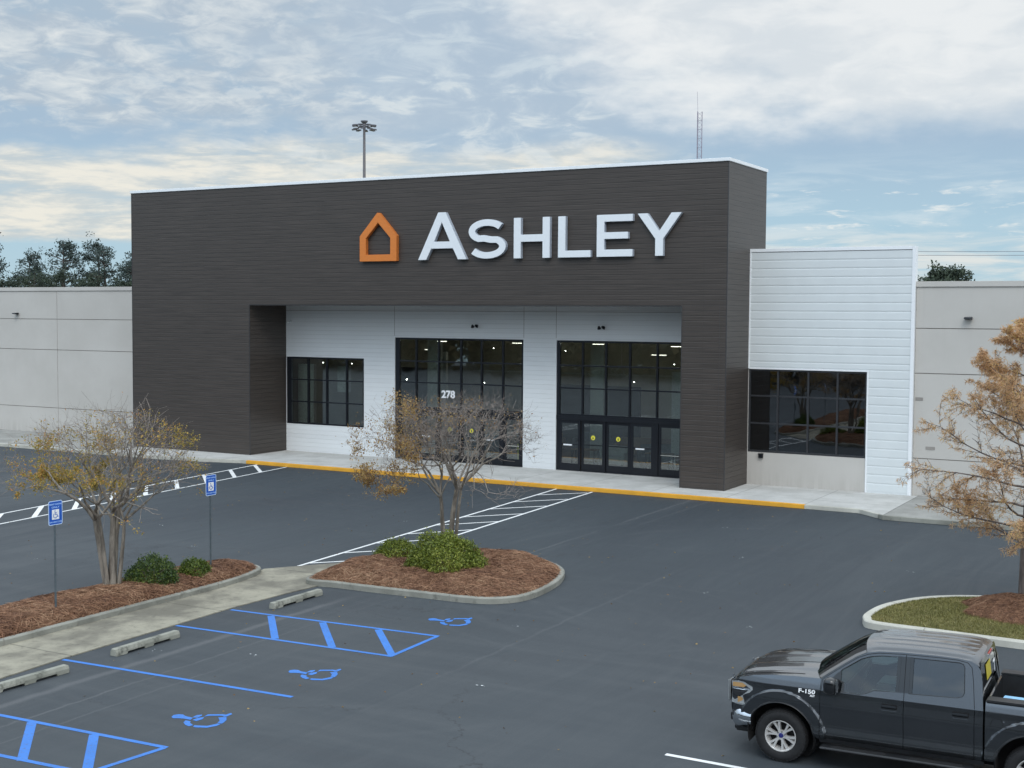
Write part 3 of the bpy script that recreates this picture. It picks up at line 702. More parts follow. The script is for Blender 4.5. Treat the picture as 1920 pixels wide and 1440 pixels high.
WS = [(-19.66, 24.42, 0, 'chipped concrete wheel stop at the corner of the central island'),
      (-19.68, 19.52, 0, 'concrete wheel stop between the single blue line and the farther blue hatched aisle'),
      (-19.6, 16.42, 0, 'stained concrete wheel stop at the left edge of the photo, nearest the viewer')]
for i, (x, y, a, lb) in enumerate(WS):
    o = ws0 if i == 0 else ws0.copy()
    if i: col.objects.link(o)
    o.location = (x, y, 0); o.rotation_euler = (0, 0, R(a + (0, .8, -1.2)[i])); tag(o, lb, 'wheel stop', 'concrete wheel stops at the heads of the bays')

# ================================================================== SHOP BUILDING
bld = empty('store_building', 'long single storey shop with charcoal portal, white entrance wall and pale concrete wings', 'building', (-33, 47.57, 0))
bld_inv = Matrix.Translation((33, -47.57, 0))
def bp(name, mb, mat, parent=None, **kw):
    o = mb.build(name, mat, None, **kw); o.parent = parent or bld
    if parent is None: o.matrix_parent_inverse = bld_inv
    return o
Y0, YR, YP, YL = 47.57, 50.27, 50.16, 50.31
XL, XO1, XO2, XR = -48.71, -41.08, -19.18, -17.32
ZT, ZB, SZ = 12.84, 7.296, .15
# portal
bp('portal_cladding', MB().prism([(XL, SZ), (XO1, SZ), (XO1, ZB), (XO2, ZB), (XO2, SZ), (XR, SZ), (XR, ZT), (XL, ZT)], Y0, 52.07, 'y'), M['dark_siding'])
cap = MB()
cap.box(XL - .05, XR + .05, Y0 - .05, Y0 + .35, ZT, ZT + .13); cap.box(XR - .35, XR + .05, Y0 + .352, 52.11, ZT, ZT + .13); cap.box(XL - .05, XL + .30, Y0 + .352, 52.11, ZT, ZT + .13)
bp('parapet_cap', cap, M['white_trim'], bevel=.01)
bp('portal_roof', MB().box(XL + .3, XR - .35, Y0 + .35, 52.05, ZT + .002, ZT + .03), M['roof'])
ct = MB()   # corner trims
for (x, y, z0, z1) in [(XR, Y0, SZ, ZT), (XO2, Y0, SZ, ZB), (XO1, Y0, SZ, ZB), (XL, Y0, SZ, ZT)]:
    ct.box(x - .035, x + .006, y - .006, y + .035, z0, z1) if x in (XR, XO1) else ct.box(x - .006, x + .035, y - .006, y + .035, z0, z1)
ct.box(XO1 + .01, XO2 - .01, Y0 - .006, Y0 + .03, ZB - .012, ZB + .03)
ct.box(XR - .30, XR - .285, Y0 - .005, Y0 + .01, SZ, ZB)
bp('corner_trim', ct, M['dark_trim'])
# recessed white entrance wall with openings
holes = [[(-41.07, 1.49), (-36.38, 1.49), (-36.38, 4.79), (-41.07, 4.79)],
         [(-34.60, .151), (-27.73, .151), (-27.73, 5.82), (-34.60, 5.82)],
         [(-26.08, .151), (-19.30, .151), (-19.30, 5.82), (-26.08, 5.82)]]
bp('entrance_wall', MB().prism([(XO1 + .002, SZ), (XO2 - .002, SZ), (XO2 - .002, ZB - .002), (XO1 + .002, ZB - .002)], YR, YR + .22, 'y', holes=holes), M['white_siding'])
jn = MB()
for x in (-34.62, -27.71, -26.10): jn.box(x - .008, x + .008, YR - .0035, YR + .003, 5.9, ZB - .01)
jn.box(XO1 + .01, XO2 - .01, YR - .004, YR + .002, ZB - .25, ZB - .235)
bp('panel_joint', jn, M['groove'])
# white lap-boarded side panel (real tilted boards)
def laps(x0, x1, z0, z1, y, pitch=.335, tilt_=.016):
    mb = MB(); z = z1
    while z > z0 + 1e-3:
        zb = max(z0, z - pitch)
        pr = [(y - .004, z), (y - .013, z - .014), (y - .017, z - .05), (y - .019, zb + .06), (y - .014, zb + .02), (y - .004, zb)]
        vs = [(xx, yy, zz) for (yy, zz) in pr for xx in (x0, x1)]
        mb.add(vs, [(2 * q, 2 * q + 2, 2 * q + 3, 2 * q + 1) for q in range(5)])
        z = zb
    return mb
WX = -12.56
lap = laps(XR + .06, -10.95, 4.87, 9.46, YP); lap2 = laps(WX + .07, -10.95, SZ, 4.87, YP)
lap.add(lap2.v, lap2.f)
bp('lap_board_cladding', lap, M['white_board'], fix=False)
bk = MB(); bk.prism([(XR + .002, SZ), (-10.83, SZ), (-10.83, 9.47), (XR + .002, 9.47)], YP + .006, YP + .30, 'y', holes=[[(XR + .02, 1.46), (WX, 1.46), (WX, 4.81), (XR + .02, 4.81)]])
bp('side_panel_wall', bk, M['tilt'])
tr = MB()
tr.box(-10.95, -10.82, YP - .045, YP + .32, SZ, 9.60); tr.box(XR + .002, XR + .06, YP - .04, YP + .004, 4.82, 9.47); tr.box(XR + .002, -10.952, YP - .045, YP + .32, 9.475, 9.60)
tr.box(WX, WX + .068, YP - .04, YP + .004, SZ, 4.80); tr.box(XR + .062, WX + .068, YP - .04, YP + .004, 4.802, 4.868)
bp('white_trim', tr, M['white_trim'], bevel=.006)
# tilt-up concrete wings: panels with real recessed reveals
def wing(x0, x1, joints):
    mb = MB(); zs = [(SZ, 1.555), (1.585, 4.785), (4.815, 6.485), (6.515, 8.06)]
    xs = [x0] + joints + [x1]
    for a, b in zip(xs[:-1], xs[1:]):
        for z0, z1 in zs: mb.box(a + .012, b - .012, YL, YL + .12, z0, z1)
    o = bp('concrete_panels', mb, M['tilt'], bevel=.006)
    bp('panel_reveal', MB().box(x0, x1, YL + .022, YL + .30, SZ, 8.10), M['groove'])
    c = MB().box(x0, x1, YL - .05, YL + .33, 8.06, 8.27); bp('wing_cap', c, M['tilt'], bevel=.01)
wing(-118, XL, [-93.2, -81.2, -69.2, -57.24]); wing(-10.82, 40, [-2.2, 6.4, 15.])
# the rest of the box
sh = MB(); sh.box(-118, 40, 112, 112.3, 0, 8.2); sh.box(-118.3, -118, YL, 112.3, 0, 8.2); sh.box(40, 40.3, YL, 112.3, 0, 8.2)
bp('rear_wall', sh, M['tilt'])
bp('flat_roof', MB().box(-118, 40, 52.08, 112, 7.6, 7.75), M['roof'])

# ---- windows: frame > panes
def window(name, y, x0, x1, z0, z1, vx, hz, gl, fw=.07, jamb=None, pane_y=.07, skip=None, deep=.14):
    mb = MB(); fy0, fy1 = y + .03, y + .03 + deep
    mb.box(x0, x0 + (jamb or fw), fy0, fy1, z0, z1); mb.box(x1 - fw, x1, fy0, fy1, z0, z1)
    xa, xb = x0 + (jamb or fw), x1 - fw
    mb.box(xa, xb, fy0, fy1, z1 - fw, z1); mb.box(xa, xb, fy0, fy1, z0, z0 + fw)
    xs = [xa] + list(vx) + [xb]
    for v in vx: mb.box(v - .035, v + .035, fy0 + .002, fy1 - .002, z0 + fw, z1 - fw)
    for i in range(len(xs) - 1):
        a = xs[i] + (.035 if i else 0); b = xs[i + 1] - (.035 if i < len(xs) - 2 else 0)
        for h in hz:
            hh, t = h if isinstance(h, tuple) else (h, .03)
            mb.box(a, b, fy0 + .004, fy1 - .004, hh - t, hh + t)
    fr = bp(name, mb, M['mullion'])
    pn = bp('pane', MB().box(xa + .001, xb - .001, y + pane_y + .02, y + pane_y + .032, z0 + fw, z1 - fw), gl, fr)
    return fr
window('window', YR, -41.05, -36.40, 1.50, 4.78, [-39.76, -38.63, -37.44], [3.68, 2.60], M['glass'], jamb=.26)
M['mullion_grey'] = simple('grey_anodised_frame', (.045, .047, .052), .35, .3)
wp_ = window('window', YP, XR + .02, WX, 1.47, 4.80, [-16.10, -14.87, -13.71], [3.73, 2.63], M['glass_dark']); wp_.data.materials[0] = M['mullion_grey']
# entrances: upper lights, transom beam and door leaves
def entrance(x0, x1, vx, jamb, doors):
    up = window('entrance_glazing', YR, x0, x1, 2.56, 5.81, vx, [4.73, 3.75], M['glass'], jamb=jamb)
    tb = bp('transom_beam', MB().box(x0, x1, YR - .005, YR + .20, 2.36, 2.558), M['mullion'], up)
    for k_, (a, b, kind_, dy) in enumerate(doors):
        mb = MB(); fy0 = YR + .03 + dy; fy1 = fy0 + .05; st = .115; z0, z1 = .17, 2.355
        mb.box(a, a + st, fy0, fy1, z0, z1); mb.box(b - st, b, fy0, fy1, z0, z1); mb.box(a + st, b - st, fy0, fy1, z1 - .13, z1); mb.box(a + st, b - st, fy0, fy1, z0, z0 + .30)
        if kind_ != 'side': mb.box(a + st, b - st, fy0 + .005, fy1 - .005, 1.28, 1.33)
        d = bp('door', mb, M['mullion']); 
        bp('pane', MB().box(a + st, b - st, fy0 + .02, fy0 + .03, z0 + .30, z1 - .13), M['glass'], d)
        if kind_ == 'bar': bp('push_bar', MB().box((a + b) / 2 - .28, (a + b) / 2 + .12, fy0 - .05, fy0 - .01, 1.25, 1.31), M['white_trim'], d)
        if kind_ == 'side': bp('push_bar', MB().box(a + st, b - st, fy0 - .03, fy0 - .005, 1.05, 1.075), M['kerb_light'], d)
        if kind_ == 'sticker':
            cx = (a + b) / 2; s2 = MB().prism(disc(cx, 1.63, .10, 24), fy0 + .012, fy0 + .016, 'y')
            st_ = bp('door_sticker', s2, M['sticker'], d); s3 = MB()
            s3.prism(disc(cx, 1.655, .022, 12), fy0 + .008, fy0 + .0118, 'y'); s3.box(cx - .035, cx + .035, fy0 + .008, fy0 + .0118, 1.575, 1.625)
            bp('sticker_mark', s3, M['sticker_mark'], d)
    fill = MB(); last = x0
    for (a, b, kind_, dy) in doors:
        if a - last > .02: bp('door_frame', MB().box(last, a - .004, YR + .02, YR + .18, .152, 2.358), M['mullion'])
        last = b + .004
    if x1 - last > .02: bp('door_frame', MB().box(last, x1, YR + .02, YR + .18, .152, 2.358), M['mullion'])
    bp('threshold', MB().box(x0 + .01, x1 - .01, YR - .02, YR + .22, SZ, .168), M['mullion'])
M['sticker'] = simple('yellow_sticker', (.72, .66, .06), .5); M['sticker_mark'] = simple('dark_sticker_print', (.06, .07, .03), .5)
entrance(-26.06, -19.31, [-24.83, -23.72, -22.60, -21.35, -20.2], .13,
         [(-25.93, -24.90, 'bar', 0), (-24.88, -23.76, 'sticker', .055), (-23.70, -22.56, 'sticker', .055), (-22.52, -21.46, 'bar', 0), (-21.26, -20.20, 'side', .03), (-20.14, -19.36, 'side', .03)])
entrance(-34.58, -27.75, [-33.44, -32.21, -31.00, -29.91, -28.80], .22,
         [(-34.33, -33.46, 'side', .03), (-33.30, -32.24, 'bar', 0), (-32.20, -31.04, 'sticker', .055), (-30.98, -29.92, 'sticker', .055), (-29.86, -28.84, 'bar', 0), (-28.72, -27.84, 'side', .03)])

# lettering on the glass: 278
def text_mesh(s_, size, ext=.004, off=.012, mat=None, name='text', shear=0., sx=1., align='CENTER', space=1.):
    cu = bpy.data.curves.new(name, 'FONT'); cu.body = s_; cu.size = size; cu.extrude = ext; cu.offset = off; cu.align_x = align; cu.align_y = 'CENTER'; cu.resolution_u = 4; cu.shear = shear; cu.space_character = space
    o = bpy.data.objects.new(name, cu); col.objects.link(o); dg = bpy.context.evaluated_depsgraph_get()
    me = bpy.data.meshes.new_from_object(o.evaluated_get(dg)); bpy.data.objects.remove(o); bpy.data.curves.remove(cu)
    me.materials.clear(); me.materials.append(mat)
    for v in me.vertices: v.co.x *= sx
    ob = bpy.data.objects.new(name, me); col.objects.link(ob); return ob
M['decal_white'] = simple('white_decal', (.85, .86, .87), .5)
num = text_mesh('278', .46, .003, .018, M['decal_white'], 'address_number', sx=1.05)
num.location = (-31.68, YR + .055, 3.23); num.rotation_euler = (R(90), 0, 0)
tag(num, 'white number 278 on the glass above the left entrance doors', 'number')

# shop sign
ZS = 9.19; sgn = empty('store_sign', 'large raised white shop name with an orange house outline on the charcoal wall', 'sign', (-27, Y0, ZS))
def sp(name, polys, parent=sgn, face='letter', holes=()):
    mb = MB(); d0, d1 = Y0 - .20, Y0 - .004
    for p in polys: mb.prism(p, d0, d1, 'y', holes=holes)
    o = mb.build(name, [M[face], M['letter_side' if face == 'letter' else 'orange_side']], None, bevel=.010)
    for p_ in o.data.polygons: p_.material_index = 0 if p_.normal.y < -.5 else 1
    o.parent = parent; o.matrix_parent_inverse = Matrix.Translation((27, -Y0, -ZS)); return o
def q_(x0, z0, x1, z1): return [(x0, z0), (x1, z0), (x1, z1), (x0, z1)]
zb, zt, zT = 9.26, 10.94, 11.29; sw, sh_ = .34, .28
sp('letter_a', [[(-31.40, zb), (-30.98, zb), (-30.72, 9.74), (-29.62, 9.74), (-29.36, zb), (-28.93, zb), (-29.99, zT), (-30.37, zT)]], holes=[[(-30.565, 10.04), (-30.18, 10.86), (-29.775, 10.04)]])
# S as an offset stroke
cl = []
cx_, rx_s, ryt, ryb = -27.93, .74, .385, .40
for a in np.linspace(28, 270, 22): cl.append((cx_ + rx_s * math.cos(R(a)) * (1.0 if a < 180 else .98), 10.40 + .0 + ryt * math.sin(R(a)) + .0))
ct1 = cl[-1]
cl = [(cx_ + (rx_s) * math.cos(R(a)), 10.42 + .37 * math.sin(R(a))) for a in np.linspace(30, 235, 20)]
cl += [(cx_ - .15, 10.13), (cx_ + .18, 10.07)]
cl += [(cx_ + (rx_s + .02) * math.cos(R(a)), 9.78 + .37 * math.sin(R(a))) for a in np.linspace(50, -152, 20)]
def stroke(cl, w):
    Lf, Rt = [], []
    for i, p in enumerate(cl):
        a = Vector(cl[max(i - 1, 0)]); b = Vector(cl[min(i + 1, len(cl) - 1)]); t = (b - a).normalized()
        ww = w if np.isscalar(w) else w[i]
        wd = ww * (1 - .0 * abs(t.y)); n_ = Vector((-t.y * 1.18, t.x)) * wd / 2
        Lf.append((p[0] + n_.x, p[1] + n_.y)); Rt.append((p[0] - n_.x, p[1] - n_.y))
    return Lf + Rt[::-1]
sp('letter_s', [stroke(cl, .275)])
H0, H1 = -26.63, -24.93
sp('letter_h', [[(H0, zb), (H0 + sw, zb), (H0 + sw, 9.94), (H1 - sw, 9.94), (H1 - sw, zb), (H1, zb), (H1, zt), (H1 - sw, zt), (H1 - sw, 10.24), (H0 + sw, 10.24), (H0 + sw, zt), (H0, zt)]])
L0, L1 = -24.55, -23.07
sp('letter_l', [[(L0, zb), (L1, zb), (L1, zb + sh_), (L0 + sw, zb + sh_), (L0 + sw, zt), (L0, zt)]])
E0, E1 = -22.80, -21.22
sp('letter_e', [[(E0, zb), (E1, zb), (E1, zb + .29), (E0 + sw, zb + .29), (E0 + sw, 9.97), (E1 - .2, 9.97), (E1 - .2, 10.24), (E0 + sw, 10.24), (E0 + sw, zt - .28), (E1, zt - .28), (E1, zt), (E0, zt)]])
YA, YB, YM = -21.02, -19.15, -20.085
sp('letter_y', [[(YM - sw / 2, zb), (YM + sw / 2, zb), (YM + sw / 2, 9.93), (YB, zt), (YB - .43, zt), (YM, 10.24), (YA + .43, zt), (YA, zt), (YM - sw / 2, 9.93)]])
# orange house outline
hx0, hx1, hm = -34.52, -32.53, -33.525
sp('house_emblem', [[(hx0, 9.24), (hx1, 9.24), (hx1, 10.36), (hm + .05, 11.38), (hm - .05, 11.38), (hx0, 10.36)]], face='orange', holes=[[(hx0 + .34, 9.54), (hx1 - .34, 9.54), (hx1 - .34, 10.26), (hm, 10.94), (hx0 + .34, 10.26)]])
M['led'] = M['letter_side']

# wall lights, camera, small plates
def wall_light(x, z, y, label):
    r_ = empty('wall_light', label, 'wall light', (x, y, z))
    a = MB().box(-.06, .06, -.03, 0, -.05, .06); a.build('back_plate', M['mullion'], r_, bevel=.008)
    b = MB().tube([(0, -.03, .02), (0, -.10, .05), (0, -.16, .02)], .018, 8); b.build('arm', M['mullion'], r_)
    for s2 in (-1, 1):
        c = MB().lathe([(.0, .0), (.045, .005), (.085, -.10), (.08, -.10), (.0, -.04)], 16, 'z'); o = c.build('lamp_head', M['mullion'], r_, smooth=40)
        o.location = (.13 * s2, -.17, .03); o.rotation_euler = (R(-25), R(28 * s2), 0)
    return r_
wall_light(-30.14, 6.40, YR, 'small twin headed wall light above the left glazed entrance')
wall_light(-23.84, 6.40, YR, 'small twin headed wall light above the right glazed entrance')
def wall_pack(x, z, label):
    r_ = empty('wall_pack_light', label, 'wall light', (x, YL, z))
    MB().box(-.05, .05, -.04, 0, -.05, .05).build('back_plate', M['mullion'], r_)
    MB().prism([(-.30, -.01), (-.05, -.05), (-.03, .06), (-.28, .03)], -.14, .14, 'x').build('housing', M['mullion'], r_, bevel=.01)
    return r_
wall_pack(-60.42, 6.79, 'dark wall floodlight high on the left concrete wing')
wall_pack(-8.89, 6.89, 'dark wall floodlight high on the right concrete wing')
def camera_box(x, y, z, label, big=False):
    r_ = empty('security_camera', label, 'camera', (x, y, z))
    MB().box(-.05, .05, -.05, 0, -.05, .05).build('bracket', M['white_trim'], r_)
    MB().tube([(0, -.05, 0), (.06, -.26, -.04)], .05, 12).build('camera_body', M['white_trim'], r_)
camera_box(-40.93 + .12, YR, 6.5, 'small white security camera near the ceiling beside the dark left column')
r_ = empty('outdoor_socket', 'small dark utility box on the beige wall below the black side window', 'utility box', (-16.73, YP, 1.33))
MB().box(-.09, .09, -.10, .006, -.09, .06).build('box_body', M['mullion'], r_, bevel=.01); MB().prism([(-.13, .075), (.006, .095), (.006, .065), (-.13, .06)], -.10, .10, 'x').build('rain_hood', M['mullion'], r_)
M['plate'] = simple('grey_vent_plate', (.26, .24, .22), .6)
for (x, z, w, lb) in [(-10.62, 3.83, .28, 'upper small grey vent plate on the right concrete wing beside the white panel'), (-10.17, 1.98, .34, 'lower small grey vent plate on the right concrete wing near the tree')]:
    o = MB().box(x - w / 2, x + w / 2, YL - .012, YL - .001, z - .06, z + .06).build('vent_plate', M['plate']); tag(o, lb, 'vent plate')

# ---- shop interior seen through the glass
IN = MB(); IN.box(-41.8, -17.4, 50.52, 66, .14, .155); bp('shop_floor', IN, M['floor_wood'])
bp('shop_ceiling', MB().box(-41.8, -17.4, 52.1, 66, 6.2, 6.3), M['in_dark'])
bp('shop_back_wall', MB().box(-41.8, -17.4, 66, 66.1, .15, 6.3), M['in_wall'])
bp('shop_side_wall', MB().box(-41.9, -41.8, 50.5, 66, .15, 6.3), M['in_wall']); bp('shop_side_wall', MB().box(-17.4, -17.33, 50.52, 66, .15, 6.3), M['in_wall'])
for a_ in [(-34.3, -33.55, 52.6, 52.8, .156, 6.0), (-41.2, -40.1, 51.2, 51.4, .156, 4.4), (-39.4, -38.7, 52.2, 52.4, 3.0, 4.3), (-25.75, -25.1, 53, 53.2, .156, 5.9), (-22.2, -21.5, 54.0, 54.2, .156, 4.4), (-36.2, -35.4, 56, 56.2, .156, 5)]: bp('display_partition', MB().box(*a_), M['in_white'])
for a_ in [(-33.0, -26.4, 60, 60.2, .156, 3.3), (-24.2, -18.4, 59, 59.2, .156, 3.0), (-39.5, -36.9, 57, 57.2, .156, 4.1)]: bp('dark_partition', MB().box(*a_), M['in_dark'])
for (x, y) in [(-39, 60), (-35, 57), (-31, 57), (-27, 57), (-23, 57), (-19.5, 57), (-35, 63), (-29, 63), (-23, 63)]: bp('strip_light', MB().box(x - .6, x + .6, y, y + .12, 6.05, 6.09), M['tube'])  # unseen strips added above the sightline to brighten the shop interior
bp('beam', MB().box(-33.4, -18.4, 55.4, 55.5, 4.1, 4.16), M['in_white'])
lm = MB()
for (x, y, z, l) in [(-33.1, 52., 5.62, .32), (-29.0, 52., 5.60, .34), (-30.4, 54.6, 5.64, .12), (-24.9, 52., 5.62, .34), (-21.2, 52., 5.58, .3), (-38.0, 58.5, 5., .4), (-25.8, 61., 4.9, .5), (-21.5, 60., 5., .4)]:
    bp('strip_light', MB().box(x - l * .8, x + l * .8, y, y + .04, z, z + .022), M['lamp'])
for (x, y, z) in [(-32.3, 55.5, 5.25), (-29.8, 55.5, 5.25), (-28.3, 55.5, 5.2), (-28.6, 53.2, 3.6), (-40.3, 52.2, 4.45), (-39.1, 53, 4.4), (-38.3, 54, 4.4), (-37.5, 55, 3.6), (-37.1, 55, 3.6), (-36.8, 54.5, 3.6), (-23.6, 53., 3.95), (-21.3, 53., 3.9), (-22.5, 55, 4.7), (-31.0, 57, 4.6), (-34, 57.5, 3.4)]:
    bp('spot_light', MB().lathe([(0, z - .022), (.022, z), (0, z + .022)], 8, 'z', (x, y, 0)), M['lamp_hot'])
M['fab1'] = simple('grey_upholstery', (.14, .145, .15), .9, var=.2); M['fab2'] = simple('tan_upholstery', (.30, .20, .12), .9); M['fab3'] = simple('white_upholstery', (.6, .6, .58), .9)
def sofa(x, y, rz, w, mat, label):
    r_ = empty('sofa', label, 'sofa', (x, y, .155), rz, 'sofas on display inside the shop')
    MB().box(-w / 2 + .16, w / 2 - .16, -.42, .20, .12, .44).build('seat', mat, r_, bevel=.04)
    MB().box(-w / 2 + .16, w / 2 - .16, .21, .45, .12, .88).build('backrest', mat, r_, bevel=.05)
    for s2 in (-1, 1):
        MB().box(s2 * w / 2 - (.16 if s2 > 0 else 0), s2 * w / 2 + (0 if s2 > 0 else .16), -.44, .45, .10, .62).build('armrest', mat, r_, bevel=.04)
        for yy in (-.36, .36): MB().box(s2 * (w / 2 - .12) - .03, s2 * (w / 2 - .12) + .03, yy - .03, yy + .03, 0, .12).build('leg', M['mullion'], r_)
sofa(-24.6, 52.9, 0, 1.6, M['fab3'], 'white sofa just inside the right entrance doors'); sofa(-23.0, 54.6, .5, 2.0, M['fab1'], 'grey sofa deeper inside behind the right entrance doors')
sofa(-20.8, 53.3, -.3, 1.5, M['fab2'], 'tan sofa inside behind the farthest right door pane'); sofa(-32.5, 54.5, 0, 2.2, M['fab1'], 'grey sofa inside behind the left entrance'); sofa(-29.3, 53.6, .2, 2.0, M['fab2'], 'tan sofa inside at the right end of the left entrance')
sofa(-38.2, 53.5, 0, 2.0, M['fab1'], 'grey sofa inside behind the small left window')
for (x, y, rz, w, m_, lb) in [(-25.2, 57.0, .2, 2.1, 'fab2', 'tan sofa far inside, seen through the leftmost right-hand door'), (-22.2, 58.2, -.2, 2.2, 'fab3', 'white sofa far inside, seen through the third right-hand door'), (-19.6, 57.4, 0, 2., 'fab1', 'grey sofa far inside, near the dark column'),
                          (-33.6, 58.0, 0, 2.1, 'fab3', 'white sofa far inside behind the left entrance'), (-30.4, 57.3, .3, 2.1, 'fab2', 'tan sofa far inside behind the middle of the left entrance'), (-28.2, 58.4, 0, 1.9, 'fab1', 'grey sofa far inside at the right of the left entrance')]: sofa(x, y, rz, w, M[m_], lb)
M['rug_red'] = simple('rust_rug', (.30, .13, .06), .95, var=.3, vs=4); M['rug_pale'] = simple('pale_rug', (.42, .38, .32), .95, var=.2, vs=5)
for (x, y, m_, lb) in [(-24.0, 60.5, 'rug_red', 'rust coloured rug far inside behind the right entrance'), (-21.0, 55.6, 'rug_pale', 'pale rug inside near the fourth right-hand door'), (-31.0, 60.6, 'rug_red', 'rust coloured rug far inside behind the left entrance'), (-37.8, 55.5, 'rug_pale', 'pale rug inside behind the small left window')]:
    tag(MB().box(x - 1.3, x + 1.3, y - .9, y + .9, .156, .168).build('rug', M[m_]), lb, 'rug')
def table(x, y, label):
    r_ = empty('console_table', label, 'table', (x, y, .155), 0, 'tables on display inside the shop')
    MB().box(-.6, .6, -.25, .25, .76, .81).build('table_top', M['fab2'], r_, bevel=.01)
    MB().box(-.5, .5, -.2, .2, .25, .28).build('shelf', M['fab2'], r_)
    for a in (-.55, .55):
        for b in (-.2, .2): MB().box(a - .025, a + .025, b - .025, b + .025, 0, .76).build('leg', M['mullion'], r_)
table(-25.4, 51.8, 'low display table inside the leftmost pane of the right entrance'); table(-21.9, 52.0, 'display table inside the fourth door of the right entrance'); table(-31.2, 52.2, 'display table inside the left entrance')
# chandelier
r_ = empty('chandelier', 'white branching chandelier hanging inside above the right entrance doors', 'chandelier', (-24.3, 53.2, 4.3))
c_ = MB().tube([(0, 0, .3), (0, 0, 1.8)], .012, 6); c_.build('rod', M['in_white'], r_)
for k_ in range(7):
    a = k_ * .9; MB().tube([(0, 0, 0), (.25 * math.cos(a), .25 * math.sin(a), -.12), (.5 * math.cos(a), .5 * math.sin(a), .10), (.42 * math.cos(a + .5), .42 * math.sin(a + .5), .34), (0, 0, .3)], .018, 6).build('arm', M['in_white'], r_, smooth=60)
r_ = empty('wet_floor_sign', 'yellow folding wet floor sign standing inside the right end of the left entrance', 'sign', (-28.4, 51.3, .155))
for s2 in (-1, 1): MB().prism([(-.16, 0), (.16, 0), (.11, .95), (-.11, .95)], -.01, .01, 'y').build('panel', M['sticker'], r_).rotation_euler = (R(10 * s2), 0, 0)

# ================================================================== SIGNS ON POSTS
M['sign_blue'] = simple('blue_sign_sheet', (.012, .10, .50), .35, var=.03); M['sign_pale'] = simple('pale_sign_border', (.52, .66, .88), .35, var=.02)
M['sign_txt'] = simple('light_blue_lettering', (.42, .62, .95), .4); M['post'] = simple('galvanised_green_post', (.12, .15, .17), .5, .4, var=.15)
def rrect(w, h, r_, n=5):
    o = []
    for cx, cy, a0 in ((w / 2 - r_, h / 2 - r_, 0), (-w / 2 + r_, h / 2 - r_, 90), (-w / 2 + r_, -h / 2 + r_, 180), (w / 2 - r_, -h / 2 + r_, 270)):
        for i in range(n + 1): o.append((cx + r_ * math.cos(R(a0 + 90 * i / n)), cy + r_ * math.sin(R(a0 + 90 * i / n))))
    return o
def parking_sign(x, y, label, rz=R(90)):
    r_ = empty('parking_sign', label, 'parking sign', (x, y, .30), rz, 'blue accessible parking signs')
    # local: sign faces -Y, width along X
    po = MB().prism([(-.028, 0), (-.02, 0), (-.012, -.022), (.012, -.022), (.02, 0), (.028, 0), (.028, .004), (.016, .004), (.009, -.018), (-.009, -.018), (-.016, .004), (-.028, .004)], 0, 2.40, 'z')
    po.build('post', M['post'], r_)
    W, H_ = .39, .54; zc = 2.19
    def plate(name, poly, mat, yy, t=.002, par=r_):
        o = MB().prism([(p[0], p[1] + zc) for p in poly], yy - t, yy, 'y').build(name, mat, par); return o
    pl_ = plate('sign_plate', rrect(W, H_, .045), M['sign_pale'], -.026, .003)
    plate('sign_face', rrect(W - .036, H_ - .036, .032), M['sign_blue'], -.0295, .001, pl_)
    for s_, z_, sz, in (('PERMIT PARKING', .190, .048), ('ONLY', .125, .052), ('TOW AWAY ZONE', -.205, .046)):
        tx = text_mesh(s_, sz, .0006, .0012, M['sign_txt'], 'lettering', sx=.92 if s_ != 'ONLY' else 1.6, space=1.0); tx.parent = pl_; tx.location = (0, -.0315, zc + z_); tx.rotation_euler = (R(90), 0, 0)
    plate('symbol_panel', [(-.10, -.145), (.10, -.145), (.10, .075), (-.10, .075)], M['decal_white'], -.0312, .001, pl_)
    mb = MB()
    for q, p in enumerate(wheelchair(.17)): mb.prism([(u, v + zc - .035) for u, v in p], -.0335 - q * .0001, -.0325, 'y')
    mb.build('wheelchair_symbol', M['sign_blue'], pl_, fix=False)
    return r_
parking_sign(-22.82, 19.92, 'blue accessible parking sign on a tall post, nearer one at the far left')
parking_sign(-23.12, 25.22, 'blue accessible parking sign on a tall post, farther one right of the leafy tree')

# ================================================================== TREES AND SHRUBS
class Tree:
    def __init__(s, seed): s.rnd = random.Random(seed); s.trunk = MB(); s.twigs = []; s.seg = MB(); s.thin = []; s.tips = []
    def path(s, p, d, L, n, wob, up):
        pts = [p.copy()]; r = s.rnd
        for i in range(n):
            d = (d + Vector((r.gauss(0, wob), r.gauss(0, wob), r.gauss(0, wob) + up))).normalized(); p = p + d * (L / n); pts.append(p.copy())
        return pts, d
    def thinseg(s, pts, r0, r1): s.thin.append((pts, r0, r1))
    def build_thin(s, name, mat, parent):
        """3-sided tubes for every twig, in numpy"""
        VV = []; QQ = []; o = 0
        an = np.array([0, 2.094, 4.189])
        for pts, r0, r1 in s.thin:
            P = np.array([tuple(p) for p in pts]); k = len(P)
            T = norm(np.gradient(P, axis=0)); a = norm(np.cross(T, np.where(np.abs(T[:, 2:3]) < .9, [[0, 0, 1.]], [[1., 0, 0]]))); b = np.cross(T, a)
            rr = np.linspace(r0, r1, k)[:, None, None]
            V = P[:, None, :] + rr * (a[:, None, :] * np.cos(an)[None, :, None] + b[:, None, :] * np.sin(an)[None, :, None])
            VV.append(V.reshape(-1, 3))
            i = np.arange(k - 1)[:, None] * 3 + np.arange(3)[None, :]; j = np.arange(k - 1)[:, None] * 3 + (np.arange(3)[None, :] + 1) % 3
            QQ.append((np.stack([i, j, j + 3, i + 3], -1)).reshape(-1, 4) + o); o += 3 * k
        return fastmesh(name, np.concatenate(VV), np.concatenate(QQ), mat, parent)

